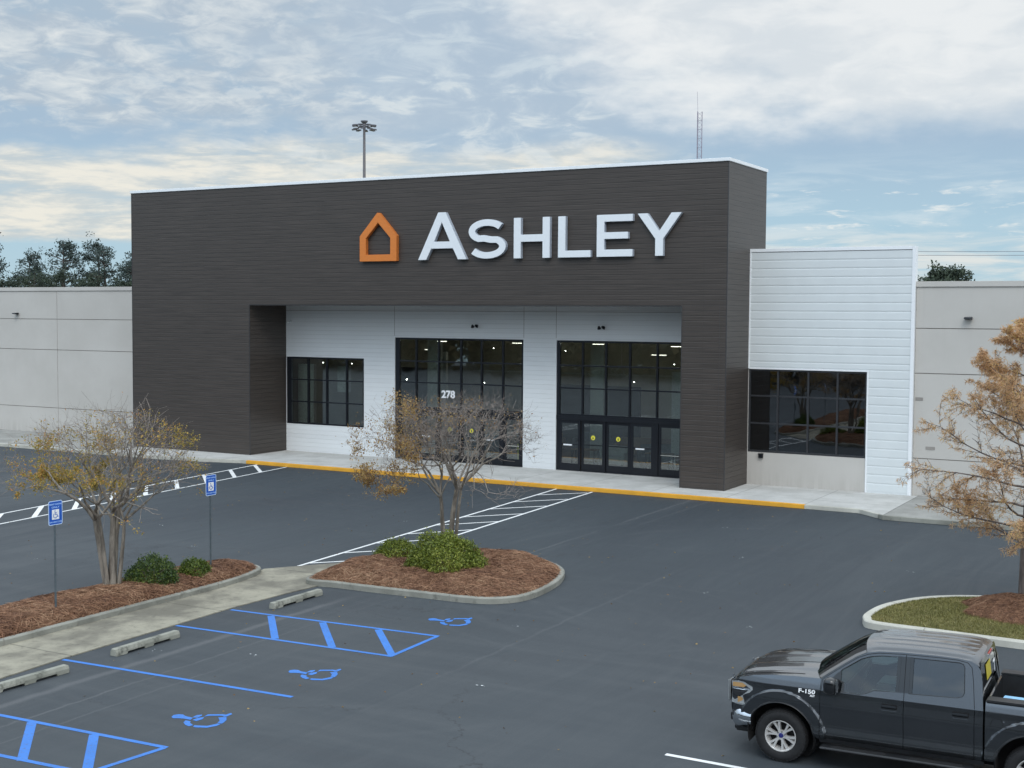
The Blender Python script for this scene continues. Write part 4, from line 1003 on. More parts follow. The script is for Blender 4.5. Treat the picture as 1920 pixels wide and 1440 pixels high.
def myrtle(name, label, base, seed, stems, crown_c, crown_r, leaf_mat, leaf_fn, leaf_n, trunk_h, leaf_size, levels=6, side_n=.8, fork=.95):
    """multi-stemmed crape myrtle: near-vertical stems, forks flaring to a dense twiggy dome"""
    root = empty(name, label, 'tree', base); T = Tree(seed); rnd = T.rnd; tr = MB()
    cc = Vector(crown_c); cr = Vector(crown_r)
    def inside(p):
        q = p - cc; return (q.x / cr.x) ** 2 + (q.y / cr.y) ** 2 + (q.z / cr.z) ** 2 < 1
    def grow(p, d, L, r, lv):
        n = 3 if lv < 2 else 3; pts, d2 = T.path(p, d, L, n, .10 + .05 * lv, .03 if lv < 3 else .05)
        r1 = r * (.72 if lv < 2 else .62)
        if lv < 3: tr.tube(pts, [r + (r1 - r) * i / n for i in range(n + 1)], 7 if lv < 2 else 5, cap=False)
        else: T.thinseg(pts, r, r1)
        e = pts[-1]
        if not inside(e) and lv > 1:
            T.tips.append((e, d2)); return
        if lv >= levels: T.tips.append((e, d2)); return
        k_ = rnd.choice((2, 3, 3) if lv < 3 else (2, 2, 3)); a0 = rnd.uniform(0, 6.28)
        for i in range(k_):
            ax = d2.orthogonal().normalized(); ax.rotate(Matrix.Rotation(a0 + i * 6.28 / k_ + rnd.uniform(-.5, .5), 3, d2))
            sp_a = rnd.uniform(.38, .78) * (fork if lv < 2 else 1.0); nd = (d2 * math.cos(sp_a) + ax * math.sin(sp_a)).normalized()
            if lv >= 1: # spread outward from the crown axis
                ow = Vector((e.x - cc.x, e.y - cc.y, 0)); ow = ow.normalized() if ow.length > .05 else ow
                nd = (nd + ow * .20 + Vector((0, 0, .05))).normalized()
            if nd.z < -.25: nd.z = -.1; nd.normalize()
            grow(e, nd, L * rnd.uniform(.68, .92) if lv else L * rnd.uniform(.42, .6), r1 * (.80 if k_ == 2 else .70), lv + 1)
        # side twigs along the segment
        if lv >= 2:
            for q in pts[1:-1]:
                for _r in range(int(side_n) + (1 if rnd.random() < side_n % 1 else 0)):
                    ax = d2.orthogonal().normalized(); ax.rotate(Matrix.Rotation(rnd.uniform(0, 6.28), 3, d2)); nd = (d2 * .5 + ax).normalized()
                    tp, dd = T.path(q, nd, L * rnd.uniform(.35, .75), 3, .22, .08); T.thinseg(tp, max(.0052, r1 * .42), .0032); T.tips.append((tp[-1], dd))
    for (ox, oy, lean, az_, rr, th) in stems:
        d = Vector((math.cos(az_) * math.sin(lean), math.sin(az_) * math.sin(lean), math.cos(lean)))
        p = Vector((ox, oy, -.1)); pts, d2 = T.path(p, d, th * trunk_h, 6, .045, .02)
        tr.tube(pts, [rr * (1.25 if i == 0 else 1.0 - .05 * i) for i in range(7)], 9, cap=False)
        k_ = 3; a0 = rnd.uniform(0, 6.28)
        for i in range(k_):
            sp_a = rnd.uniform(.32, .95); a = a0 + i * 2.09 + rnd.uniform(-.4, .4)
            ow = Vector((math.cos(az_), math.sin(az_), 0)) * .25
            nd = (Vector((math.cos(a) * math.sin(sp_a), math.sin(a) * math.sin(sp_a), math.cos(sp_a))) + ow).normalized()
            grow(pts[-1], nd, .90 + rnd.uniform(-.1, .2), rr * .58, 1)
    o = tr.build('trunk', M['myrtle_bark'], root, smooth=60)
    T.build_thin('branches', M['twig'], root)
    tips = [t for t in T.tips]
    P = []
    w = np.array([leaf_fn(e) * (.04 + max(0, math.sin(e.x * 4.1 + seed) * math.sin(e.y * 3.7) + math.sin(e.z * 6.5 + e.x * 1.5)) ** 1.4) for e, d in tips]); w = w / w.sum()
    idx = rng.choice(len(tips), leaf_n, p=w)
    E_ = np.array([tuple(tips[i][0]) for i in idx]); D_ = np.array([tuple(tips[i][1]) for i in idx])
    P = E_ - D_ * rng.uniform(0, .28, (leaf_n, 1)) + rng.normal(0, .045, (leaf_n, 3))
    leaf_cards('foliage', P, leaf_size, leaf_mat, root, aspect=.52, droop=.3)
    print(name, 'tips', len(T.tips), 'thin', len(T.thin))
    return root
# left tree (about 4.5 m tall): leaves kept on the lower left half
def lf1(e):
    a = e.x * .87 + e.y * .49      # along the picture's horizontal
    v = 0.015
    if a < -2.25 or a > 2.3: return 0.
    if a < -.3: v += .6 * max(0, 1 - abs(e.z - 2.75) / 1.1)
    if a < .9: v += .9 * max(0, 1 - abs(e.z - 2.35) / .65)
    if a > 1.2: v += .07
    return v
myrtle('crape_myrtle', 'multi-stemmed tree with olive and orange leaves on its left side, between the two blue signs', (-23.5, 22.2, .32), 5,
       [(-.09, -.06, .035, 3.6, .085, 1.0), (.06, -.02, .04, 5.6, .085, 1.1), (-.02, .09, .03, 1.4, .08, 1.15), (.13, .08, .09, .5, .055, .98), (-.14, .05, .10, 2.6, .05, .95), (.0, -.12, .06, 4.6, .06, 1.05)],
       (-.22, -.05, 2.6), (2.3, 2.3, 1.85), M['myrtle_leaf'], lf1, 11000, 1.75, .058, levels=6)
def lf2(e):
    a = e.x * .87 + e.y * .49
    v = 0.03
    if a < -.6: v += .8 * max(0, 1 - abs(e.z - 2.3) / .9) + .25
    if a < .2: v += .5 * max(0, 1 - abs(e.z - 2.1) / .5)
    return v
myrtle('crape_myrtle', 'mostly bare twiggy multi-stemmed tree in the central island before the entrance', (-18.6, 29.56, .35), 23,
       [(-.10, .0, .11, 3.3, .065, 1.0), (.02, .03, .03, 5.6, .080, 1.08), (.13, .05, .12, .3, .055, 1.1), (-.02, .10, .07, 1.8, .065, 1.05), (.0, -.1, .09, 4.6, .04, .95)],
       (-.10, 0, 2.60), (3.05, 3.0, 1.95), M['myrtle_leaf2'], lf2, 6500, 1.85, .060, levels=6, side_n=1.3, fork=1.3)

# right bald cypress: straight leader, rising limbs with hanging feathery rust needles
def cypress(base, label, seed=3):
    root = empty('bald_cypress', label, 'tree', base); T = Tree(seed); rnd = T.rnd; tr = MB()
    Htot = 6.8; pts, d = T.path(Vector((0, 0, -.1)), Vector((0, 0, 1)), Htot, 12, .008, .02)
    tr.tube(pts, [.105 * (1 - i / 12.5) + .012 for i in range(13)], 10, cap=False)
    clumps = []
    def limb(p, d, L, r, lv):
        n = 6 if lv == 0 else 4; ps, d2 = T.path(p, d, L, n, .10, .035 if lv == 0 else .0)
        if lv == 0: tr.tube(ps, [r * (1 - .85 * i / n) + .004 for i in range(n + 1)], 6, cap=False)
        else: T.thinseg(ps, r, .003)
        for i, q in enumerate(ps[1:]):
            if lv < 2 and (lv > 0 or i > 0):
                for s_ in range(3 if lv == 0 else 2):
                    ax = d2.orthogonal().normalized(); ax.rotate(Matrix.Rotation(rnd.uniform(0, 6.28), 3, d2)); ax.z *= .55
                    limb(q, (d2 * .75 + ax * .9).normalized(), L * rnd.uniform(.25, .42) * (1 - .07 * i), max(.005, r * .30), lv + 1)
        if lv >= 1:
            for a_, b_ in zip(ps[:-1], ps[1:]): 
                clumps.append((a_, b_))
    z = 1.35; k_ = 0
    while z < Htot - .3:
        i = int(z / Htot * 12); p = pts[min(i, 12)].lerp(pts[min(i + 1, 12)], (z / Htot * 12) % 1)
        f = (z - 1.2) / (Htot - 1.2); L = 2.45 * (1 - f) ** .85 * (.55 + .45 * min(1, (z) / 2.4)) + .35
        for s_ in range(2):
            az_ = k_ * 2.4 + rnd.uniform(-.3, .3); k_ += 1
            rise = .05 + .55 * f; limb(p, Vector((math.cos(az_), math.sin(az_), rise)).normalized(), L * rnd.uniform(.85, 1.1), .030 * (1 - f * .6), 0)
        z += .23
    tr.build('trunk', M['cypress_bark'], root, smooth=60); T.build_thin('branches', M['cypress_bark'], root)
    A = np.array([tuple(a) for a, b in clumps]); B = np.array([tuple(b) for a, b in clumps])
    # patchy crown: some shoots already bare
    keep = rng.uniform(0, 1, len(A)) < .50 + .36 * np.sin(A[:, 0] * 2.3 + 1) * np.sin(A[:, 2] * 2.1 + A[:, 1]); A = A[keep]; B = B[keep]
    N = 62000; idx = rng.integers(0, len(A), N); P = A[idx] + (B[idx] - A[idx]) * rng.uniform(0, 1, (N, 1)) + rng.normal(0, .022, (N, 3))
    dirv = norm(B[idx] - A[idx]); t = norm(dirv * .3 + rng.normal(0, .55, (N, 3)) + [0, 0, -.5]); L = rng.uniform(.05, .13, (N, 1)); s_ = norm(np.cross(t, rng.normal(size=(N, 3)))) * .0065
    V = np.stack([P - s_ * .6, P + s_ * .6, P + t * L * .55 + s_, P + t * L, P + t * L * .55 - s_], 1).reshape(-1, 3)
    fastmesh('foliage', V, np.arange(5 * N).reshape(-1, 5), M['cypress_leaf'], root)
    print('cypress clumps', len(clumps)); return root
cypress((-4.30, 32.1, .35), 'feathery tree with rust coloured needles rising from the grassy right island')

# clipped shrubs
def shrub(x, y, rx_, ry_, rz_, n, mat, label, z0=.28, seed=0):
    root = empty('shrub', label, 'shrub', (x, y, z0)); r = np.random.default_rng(seed + 50)
    ph = r.uniform(0, 6.28, 6)
    u = r.normal(size=(n, 3)); u[:, 2] = np.abs(u[:, 2]) * .9 - .12; u = norm(u)
    lump = 1 + .09 * np.sin(4 * np.arctan2(u[:, 1], u[:, 0]) + ph[0]) + .08 * np.sin(6 * u[:, 2] + ph[1] + 3 * u[:, 0]) + .06 * np.sin(9 * u[:, 0] + ph[2]) * np.sin(8 * u[:, 1] + ph[3]) + r.normal(0, .035, n)
    rad = r.uniform(.68, 1.0, n) ** .5 * lump
    P = u * rad[:, None] * [rx_, ry_, rz_]; P[:, 2] = np.maximum(P[:, 2], .0)
    # stray shoots
    k_ = int(n * .03); P[:k_, 2] += r.uniform(0, .12, k_)
    leaf_cards('leaves', P, .055, mat, root, aspect=.55, flat=.1)
    st = MB()
    for q in range(9):
        a = q * .7; st.tube([(.04 * math.cos(a), .04 * math.sin(a), -.08), (.3 * rx_ * math.cos(a), .3 * ry_ * math.sin(a), .4 * rz_), (.62 * rx_ * math.cos(a), .62 * ry_ * math.sin(a), .62 * rz_)], [.018, .012, .006], 5)
    st.build('stems', M['twig'], root); return root
shrub(-23.12, 23.15, .62, .60, .66, 8500, M['bush_dark'], 'rounded dark green shrub in the pine straw beside the leafy tree', seed=1)
shrub(-22.98, 24.45, .40, .40, .42, 3600, M['bush'], 'smallest green shrub, between the round shrub and the farther sign post', seed=2)
shrub(-17.80, 28.2, .98, .95, 1.0, 26000, M['bush_lime'], 'wide bright green shrub at the foot of the bare twiggy tree', seed=3)
shrub(-19.75, 28.85, .66, .55, .52, 8000, M['bush_lime'], 'low lime green shrub touching the left side of the widest shrub', seed=4)

# pines and oaks beyond the roof
def far_tree(name, x, y, h, w, kind, label, seed, top=.5, z0=0., n=5200):
    root = empty(name, label, 'tree', (x, y, z0), 0, 'trees beyond the shop roof'); r = random.Random(seed); q = np.random.default_rng(seed)
    tr = MB(); pts = [Vector((0, 0, 0)), Vector((r.uniform(-.2, .2), 0, h * .35)), Vector((r.uniform(-.4, .4), 0, h * .7)), Vector((r.uniform(-.4, .4), 0, h * .97))]
    tr.tube(pts, [.32, .24, .15, .04], 8, cap=False); C = []
    nb = 44 if kind == 'pine' else 30
    for i in range(nb):
        if kind == 'pine':
            f = r.uniform(0, 1); z = h * (top + (1 - top) * f); L = w * (1 - f) ** .6 * r.uniform(.45, 1.0) + .5; a = r.uniform(0, 6.28); e = Vector((L * math.cos(a), L * math.sin(a), z + L * r.uniform(.0, .45)))
            b0 = Vector((0, 0, z)); sz = r.uniform(.55, 1.15)
        else:
            a = r.uniform(0, 6.28); ph = r.uniform(.05, 1.45); e = Vector((w * math.cos(a) * math.cos(ph) * .85, w * math.sin(a) * math.cos(ph) * .85, h * top + h * (1 - top) * math.sin(ph) * .92)); b0 = Vector((0, 0, h * top * .8)); sz = w * r.uniform(.20, .34)
        tr.tube([b0, b0.lerp(e, .5) + Vector((0, 0, .1)), e], [.09, .06, .02], 4, cap=False); C.append((e, sz, b0))
    tr.build('trunk', M['pine_bark'], root)
    P = []
    per = int(n * .62) // nb
    for e, sz, b0 in C:
        c_ = q.normal(size=(per, 3)); c_ = norm(c_) * (q.uniform(0, 1, (per, 1)) ** .45) * [sz, sz, sz * (.55 if kind == 'pine' else .75)]
        # a few sub-clumps inside each puff
        sub = q.normal(0, sz * .45, (5, 3)); c_ = c_ * .6 + sub[q.integers(0, 5, per)]
        P.append(c_ + np.array(e))
        if kind == 'pine':
            k_ = per // 5; t_ = q.uniform(.35, 1, (k_, 1)); P.append(np.array(b0) * (1 - t_) + np.array(e) * t_ + q.normal(0, .22, (k_, 3)))
    P = np.concatenate(P)
    leaf_cards('crown', P, .27 if kind == 'pine' else .24, M['pine_leaf' if kind == 'pine' else 'oak_leaf'], root, aspect=.55)
    return root
FT = [('pine_tree', -151.5, 121, 17.2, 4.6, 'tallest dark pine, cut off by the left edge of the photo', 1, .35), ('pine_tree', -147.4, 125, 14.6, 3.2, 'dark pine second from the left edge', 2, .45),
      ('pine_tree', -140.9, 120, 12.7, 2.4, 'short pine standing in the gap left of the largest crown', 3, .5), ('pine_tree', -136.2, 121, 15.6, 4.2, 'broadest pine of the group left of the dark portal', 4, .4),
      ('pine_tree', -133.2, 124, 15.9, 3.0, 'pine just right of the broadest crown', 5, .45), ('pine_tree', -128.9, 121, 14.7, 3.4, 'pine with a rounded top near the dark portal', 6, .42),
      ('pine_tree', -125.9, 123, 13.1, 2.6, 'lower pine nearly touching the dark portal', 7, .5), ('pine_tree', -122.3, 120, 14.1, 2.6, 'pine half hidden by the left edge of the dark portal', 8, .5), ('pine_tree', -118.9, 122, 13.6, 2.2, 'pine fully behind the left end of the dark portal', 9, .5)]
for nm, x, y, h, w, lb, sd_, tp in FT: far_tree(nm, x, y, h, w, 'pine', lb, sd_, tp)
for i, (x, y, h, w, lb) in enumerate([(-148, 116, 11.8, 3.8, 'low leafy tree under the leftmost pines'), (-142.6, 116.5, 11.2, 3.6, 'low leafy tree between the left pines and the broad pine'), (-137.0, 117, 12.2, 3.9, 'low leafy tree under the broad pine'),
                                       (-131.3, 116.5, 12.0, 3.9, 'low leafy tree right of the broad pine'), (-126.0, 117, 11.6, 3.6, 'low leafy tree next to the dark portal'), (-120.5, 117, 10.8, 2.8, 'low leafy tree at the left edge of the dark portal')]):
    far_tree('leafy_tree', x, y, h, w, 'oak', lb, 40 + i, .45, n=6500)
far_tree('oak_tree', -19.45, 101, 10.6, 2.9, 'oak', 'lone round topped dark tree above the right concrete wing', 60, .55, n=9000)

# woodland behind the viewer: seen only as the dark mirror image in the shop windows and on the truck
M['wood_leaf'] = leafy('late_autumn_woodland', [(0, (.03, .035, .02)), (.5, (.075, .07, .035)), (.8, (.15, .11, .05)), (1, (.24, .17, .10))], .8, .2)
def woodland():
    q = np.random.default_rng(77); P = []
    for i in range(330):
        x = q.uniform(-140, 40); y = q.uniform(-50, -30); h = q.uniform(7, 15); w = q.uniform(2., 4.)
        n = 260; u = norm(q.normal(size=(n, 3))) * (q.uniform(0, 1, (n, 1)) ** .4) * [w, w, h * .5]; P.append(u + [x, y, h * .52])
    P = np.concatenate(P); P[:, 2] = np.abs(P[:, 2])
    return leaf_cards('woodland', P, 1.15, M['wood_leaf'], None, aspect=.7)
tag(woodland(), 'dark mass of woodland facing the shop, mirrored in its windows', 'woodland', kind='stuff')
# floodlight mast
r_ = empty('floodlight_mast', 'tall grey floodlight mast rising behind the roof left of centre', 'light mast', (-108.5, 150, 0))
M['steel'] = simple('grey_mast_steel', (.17, .16, .17), .5, .3); M['steel_dark'] = simple('dark_lamp_housing', (.11, .11, .13), .5)
MB().tube([(0, 0, 0), (0, 0, 33.0)], [.34, .17], 12).build('pole', M['steel'], r_, smooth=50)
MB().lathe([(.0, 33.95), (.5, 33.9), (.5, 33.75), (.22, 33.5), (.2, 32.6), (0, 32.6)], 16, 'z').build('hub', M['steel_dark'], r_)
hoop = MB().lathe([(1.15 + .05 * math.cos(a), 33.15 + .05 * math.sin(a)) for a in np.linspace(0, 6.28, 7)], 24, 'z'); hoop.build('ring', M['steel'], r_)
for k_ in range(8):
    for lv, zz in enumerate((33.3, 32.75)):
        a = k_ * math.pi / 4 + .25; h_ = MB().prism([(1.0, -.10), (1.75, -.18), (1.75, -.02), (1.0, .06)], -.24, .24, 'y'); o = h_.build('floodlight_head', M['steel_dark'], r_, bevel=.02); o.location = (0, 0, zz); o.rotation_euler = (0, 0, a + lv * .2)
# lattice antenna
r_ = empty('lattice_antenna', 'thin pale lattice radio mast above the right end of the dark roof', 'antenna', (-54.64, 140, 0))
M['lattice'] = simple('pale_mauve_steel', (.25, .23, .29), .5)
an = MB(); s3 = [(.33 * math.cos(a), .33 * math.sin(a)) for a in (.3, 2.4, 4.5)]
for (x, y) in s3: an.tube([(x, y, 0), (x, y, 30.)], .05, 5)
for i in range(60):
    z = i * .5
    for q in range(3):
        a, b = s3[q], s3[(q + 1) % 3]; an.tube([(a[0], a[1], z), (b[0], b[1], z + .5)], .016, 3, cap=False)
        if i % 2 == 0: an.tube([(a[0], a[1], z), (b[0], b[1], z)], .016, 3, cap=False)
an.build('lattice', M['lattice'], r_); MB().tube([(.33 * math.cos(2.4), .33 * math.sin(2.4), 30), (-.3, .1, 32.3)], .018, 4).build('whip', M['lattice'], r_)
# power lines with their poles
wl = MB()
for (za, zb_, dy_) in ((11.74, 11.5, 0), (12.1, 11.85, 1.2)):
    pts = []
    for i in range(25):
        t = i / 24; pts.append((-45 + 90 * t, 110 + dy_, 12.6 - 3.4 * (1 - (2 * t - 1) ** 2) * .25 + (za - 11.74)))
    wl.tube(pts, .018, 4, cap=False)
tag(wl.build('power_lines', M['steel_dark']), 'thin overhead power lines crossing the sky behind the right wing', 'power line')
for x in (-45, 45):
    r_ = empty('utility_pole', 'wooden utility pole carrying the power lines behind the shop, ' + ('hidden by the dark portal' if x < 0 else 'far right'), 'utility pole', (x, 110.6, 0))
    MB().tube([(0, 0, 0), (0, 0, 13.0)], [.16, .11], 8).build('pole', M['pine_bark'], r_); MB().box(-.06, .06, -1.1, 1.1, 12.7, 12.82).build('crossarm', M['pine_bark'], r_)

# ================================================================== PICKUP TRUCK  (local: +x forward, +y its left side, front axle at x=0)
def car_paint():
    m, gg, b, o = new_mat('graphite_metallic_paint'); oc = objc(gg); x, y, z = gg.sep(oc)
    fl = gg.noise(oc, 900., 1); dust = gg.noise(oc, 2.2, 6, .7)
    cc = gg.mix(gg.ss(fl, .35, .7), (.060, .066, .074), (.105, .114, .126))
    cc = gg.mix(gg.m('MULTIPLY', gg.ss(z, .95, .42), gg.ss(dust, .35, .65, .05, .25)), cc, (.10, .098, .092))
    gg.link(cc, b.inputs['Base Color']); b.inputs['Metallic'].default_value = .88; gg.link(gg.ss(dust, .3, .7, .23, .26), b.inputs['Roughness'])
    b.inputs['Coat Weight'].default_value = 1.; b.inputs['Coat Roughness'].default_value = .06
    return m
M['paint'] = car_paint()
M['chrome'] = simple('chrome', (.62, .64, .67), .14, 1., var=.02)
M['alloy'] = simple('machined_alloy', (.72, .70, .68), .30, .6, var=.05)
M['rubber'] = simple('tyre_rubber', (.009, .009, .010), .75, var=.3, vs=20, bumpy=.2)
M['blackp'] = simple('black_plastic', (.014, .015, .017), .45, var=.2)
M['gloss_black'] = simple('gloss_black_trim', (.008, .009, .011), .12, coat=.5)
M['well'] = simple('wheel_well_dark', (.006, .006, .007), .9)
M['amber'] = simple('amber_lens', (.40, .24, .10), .15, coat=1.); M['red_lens'] = simple('red_lens', (.42, .02, .02), .15, coat=1.); M['lens'] = simple('clear_lens', (.36, .38, .39), .12, .3, coat=1.)
M['seat'] = simple('grey_seat_cloth', (.16, .165, .17), .9); M['hub_blue'] = simple('dark_blue_badge', (.015, .02, .14), .25, coat=.6)
M['car_glass'] = glass('car_side_glass', (.55, .66, .64), .03, 1.45); M['car_glass_dark'] = glass('privacy_glass', (.10, .13, .135), .05, 1.45); M['screen_glass'] = glass('windscreen_glass', (.22, .33, .28), .03, 1.25, .45)
M['pale_blue'] = simple('pale_blue_sheet', (.30, .58, .86), .4)
def interp(t, pts):
    if t <= pts[0][0]: return pts[0][1]
    for (a, va), (b, vb) in zip(pts[:-1], pts[1:]):
        if t <= b:
            f = (t - a) / (b - a); return va + (vb - va) * f
    return pts[-1][1]
def sst(x, a, b):
    t = min(1, max(0, (x - a) / (b - a))); return t * t * (3 - 2 * t)
YZ = [(.40, .925), (.46, .942), (.53, .992), (.56, 1.000), (.66, .976), (.70, .986), (.80, .993), (.95, .999), (.98, 1.004), (1.02, .998), (1.12, .988), (1.21, .975), (1.29, .948), (1.40, .885)]
WB = -3.68
def side_y(x, z):
    y = interp(z, YZ)
    if x > .15: y *= 1 - .10 * ((x - .15) / .70) ** 2
    if x < -4.5: y *= 1 - .03 * ((-4.5 - x) / .4) ** 2
    for xw in (0., WB):
        d = math.hypot(x - xw, (z - .42))
        y += .034 * sst(d, .722, .700) * sst(z, .40, .46)
        y -= .010 * sst(d, .56, .53)
    if x < -3.0: y += .004
    return y
TOPF = [(-.62, 1.375), (-.2, 1.365), (.15, 1.345), (.45, 1.305), (.63, 1.255), (.74, 1.20), (.80, 1.16)]
def arch_z(x, xw, r=.525, c=.42):
    d = abs(x - xw); return c + math.sqrt(max(0, r * r - d * d)) if d < r else None
def side_sheet(x0, x1, sgn, ztop, zbot, nz=48):
    xs = set(np.linspace(x0, x1, max(3, int(abs(x1 - x0) / .018) + 1)).tolist())
    for xw in (0., WB):
        for a in np.linspace(0, math.pi, 41):
            v = xw + .525 * math.cos(a)
            if min(x0, x1) < v < max(x0, x1): xs.add(v)
            v = xw + .715 * math.cos(a)
            if min(x0, x1) < v < max(x0, x1): xs.add(v)
    xs = sorted(xs); xs = [x for i, x in enumerate(xs) if i == 0 or x - xs[i - 1] > 1e-4]
    mb = MB()
    def fn(i, j):
        x = xs[i]; zt_ = ztop(x); zb_ = zbot(x)
        for xw in (0., WB):
            a = arch_z(x, xw)
            if a is not None and abs(x - xw) < .5249: zb_ = max(zb_, a)
        f = j / (nz - 1); z = zb_ + (zt_ - zb_) * f
        return (x, sgn * side_y(x, z), z)
    mb.grid(fn, len(xs), nz); return mb
truck = empty('pickup_truck', 'dark grey four door pickup truck parked at the lower right, facing left', 'pickup truck', (-6.111, 20.380, 0), R(181.8))
truck.rotation_euler = (0, R(.7), R(181.8))
def tp(name, mb, mat, par=None, **kw): return mb.build(name, mat, par or truck, **kw)
fz = lambda x: interp(x, TOPF)
for sgn in (1, -1):
    body_lo = lambda x: .46 if x < .45 else .62 + .0 * x
    tp('fender', side_sheet(-.612, .80, sgn, fz, body_lo), M['paint'], smooth=35)
    dr1 = tp('door', side_sheet(-1.858, -.62, sgn, lambda x: 1.21, lambda x: .47), M['paint'], smooth=35)
    dr2 = tp('door', side_sheet(-2.862, -1.866, sgn, lambda x: 1.21, lambda x: .47), M['paint'], smooth=35)
    tp('cab_corner', side_sheet(-2.985, -2.870, sgn, lambda x: 1.21, lambda x: .46), M['paint'], smooth=35)
    tp('bed_side', side_sheet(-4.90, -3.015, sgn, lambda x: 1.345 - .0 * x, lambda x: .50 if x > -4.3 else .58), M['paint'], smooth=35)
    # bed rail top
    rl = MB(); rl.prism([(-4.90, .70), (-3.02, .70), (-3.02, .957), (-4.90, .950)] if sgn > 0 else [(-4.90, -.950), (-3.02, -.957), (-3.02, -.70), (-4.90, -.70)], 1.335, 1.372, 'z'); tp('bed_rail', rl, M['blackp'], bevel=.012)
    # greenhouse side with window openings
    gy = lambda z: .975 - (z - 1.21) * .325
    OUT = [(-.62, 1.21), (-.62, 1.385), (-.74, 1.475), (-.95, 1.625), (-1.14, 1.755), (-1.28, 1.825), (-1.45, 1.862), (-1.8, 1.885), (-2.3, 1.893), (-2.6, 1.887), (-2.78, 1.868), (-2.87, 1.828), (-2.925, 1.75), (-2.955, 1.60), (-2.985, 1.21)]
    H1 = [(-.90, 1.225), (-1.20, 1.222), (-1.30, 1.245), (-1.42, 1.302), (-1.78, 1.322), (-1.79, 1.815), (-1.50, 1.802), (-1.34, 1.775), (-1.20, 1.725), (-.93, 1.545), (-.865, 1.47), (-.87, 1.27)]
    H2 = [(-1.93, 1.318), (-2.62, 1.345), (-2.69, 1.37), (-2.715, 1.42), (-2.70, 1.77), (-2.68, 1.81), (-2.62, 1.828), (-1.93, 1.820)]
    def patch(poly, off, holes=(), yf=None, th=0.):
        loops = [poly] + list(holes); allp = [p for l in loops for p in l]; tr = tessellate_polygon([[Vector((p[0], p[1], 0)) for p in l] for l in loops]); mb = MB()
        yf = yf or (lambda x, z: gy(z))
        mb.add([(p[0], sgn * (yf(p[0], p[1]) + off), p[1]) for p in allp], [tuple(t) for t in tr])
        if th:
            o_ = 0; n_ = len(allp); mb.v += [(p[0], sgn * (yf(p[0], p[1]) + off - th), p[1]) for p in allp]
            for l in loops:
                k_ = len(l)
                for i in range(k_): mb.f.append((o_ + i, o_ + (i + 1) % k_, o_ + (i + 1) % k_ + n_, o_ + i + n_)); mb.mi.append(0)
                o_ += k_
        return mb
    tp('cab_side', patch(OUT, 0., (H1, H2), th=.05), M['paint'], smooth=30)
    tp('window', patch(H1, -.012), M['car_glass'], dr1); tp('window', patch(H2, -.012), M['car_glass_dark'], dr2)
    def rim_strip(poly, w=.014):
        c = MB(); pts = [(p[0], sgn * (gy(p[1]) - .002), p[1]) for p in poly]; c.tube(pts + [pts[0]], w * .5, 5, cap=False); return c
    tp('window_seal', rim_strip(H1), M['blackp'], dr1); tp('window_seal', rim_strip(H2), M['blackp'], dr2)
    pt = patch([(-1.735, 1.318), (-1.856, 1.322), (-1.856, 1.828), (-1.74, 1.826)], .004); q2 = patch([(-1.864, 1.322), (-1.975, 1.325), (-1.975, 1.832), (-1.864, 1.828)], .004)
    pt.add(q2.v, q2.f); tp('pillar_trim', pt, M['gloss_black'])
    # mirror sail
    tp('mirror_sail', patch([(-.70, 1.235), (-.92, 1.215), (-.92, 1.53), (-.86, 1.49), (-.74, 1.36)], .006), M['gloss_black'])
    # seams round the doors on the roof side
    sm_ = MB()
    def seam(pts, w=.0045): sm_.tube([(p[0], sgn * (gy(p[1]) + .0005), p[1]) for p in pts], w, 4)
    seam([(-.63, 1.22), (-.64, 1.38), (-.78, 1.482), (-.96, 1.61), (-1.15, 1.742), (-1.30, 1.805), (-1.46, 1.838), (-1.80, 1.858), (-2.3, 1.868), (-2.6, 1.863), (-2.74, 1.84), (-2.80, 1.78), (-2.83, 1.6), (-2.865, 1.22)])
    seam([(-1.862, 1.21), (-1.860, 1.858)], .005)
    tp('door_seam', sm_, M['well'])
    # handles
    for (hx, hz, dd) in ((-1.655, 1.088, dr1), (-2.675, 1.108, dr2)):
        def recess(x, z): return side_y(x, z) + .002
        h = MB()
        h.add([(hx - .115, sgn * (side_y(hx, hz) + .003), hz - .048), (hx + .115, sgn * (side_y(hx, hz) + .003), hz - .048), (hx + .115, sgn * (side_y(hx, hz) + .001), hz + .048), (hx - .115, sgn * (side_y(hx, hz) + .001), hz + .048)], [(0, 1, 2, 3)])
        tp('handle_recess', h, M['well'], dd)
        b_ = MB(); yy = side_y(hx, hz)
        b_.box(hx - .11, hx + .11, min(sgn * (yy + .01), sgn * (yy + .04)), max(sgn * (yy + .01), sgn * (yy + .04)), hz + .004, hz + .036); b_.box(hx + .085, hx + .11, min(sgn * yy, sgn * (yy + .03)), max(sgn * yy, sgn * (yy + .03)), hz + .0, hz + .036)
        tp('handle', b_, M['paint'], dd, bevel=.008)
        c_ = MB(); c_.tube([(hx - .11, sgn * (yy + .006), hz - .048), (hx + .11, sgn * (yy + .006), hz - .048)], .004, 5); tp('handle_edge', c_, M['chrome'], dd)
    # rocker, running board
    rk = MB(); rk.prism([(.935, .40), (.955, .465), (.90, .47), (.80, .40)] if sgn > 0 else [(-.935, .40), (-.955, .465), (-.90, .47), (-.80, .40)], -.60, -3.0, 'x'); tp('rocker_panel', rk, M['blackp'])
    sb = MB()
    for (xa, xb) in ((-.64, -2.86),):
        sb.prism([(.90, .335), (1.085, .335), (1.10, .355), (1.085, .372), (.90, .372)] if sgn > 0 else [(-.90, .335), (-1.085, .335), (-1.10, .355), (-1.085, .372), (-.90, .372)], xa, xb, 'x')
    tp('running_board', sb, M['blackp'], bevel=.006)
    st_ = MB()
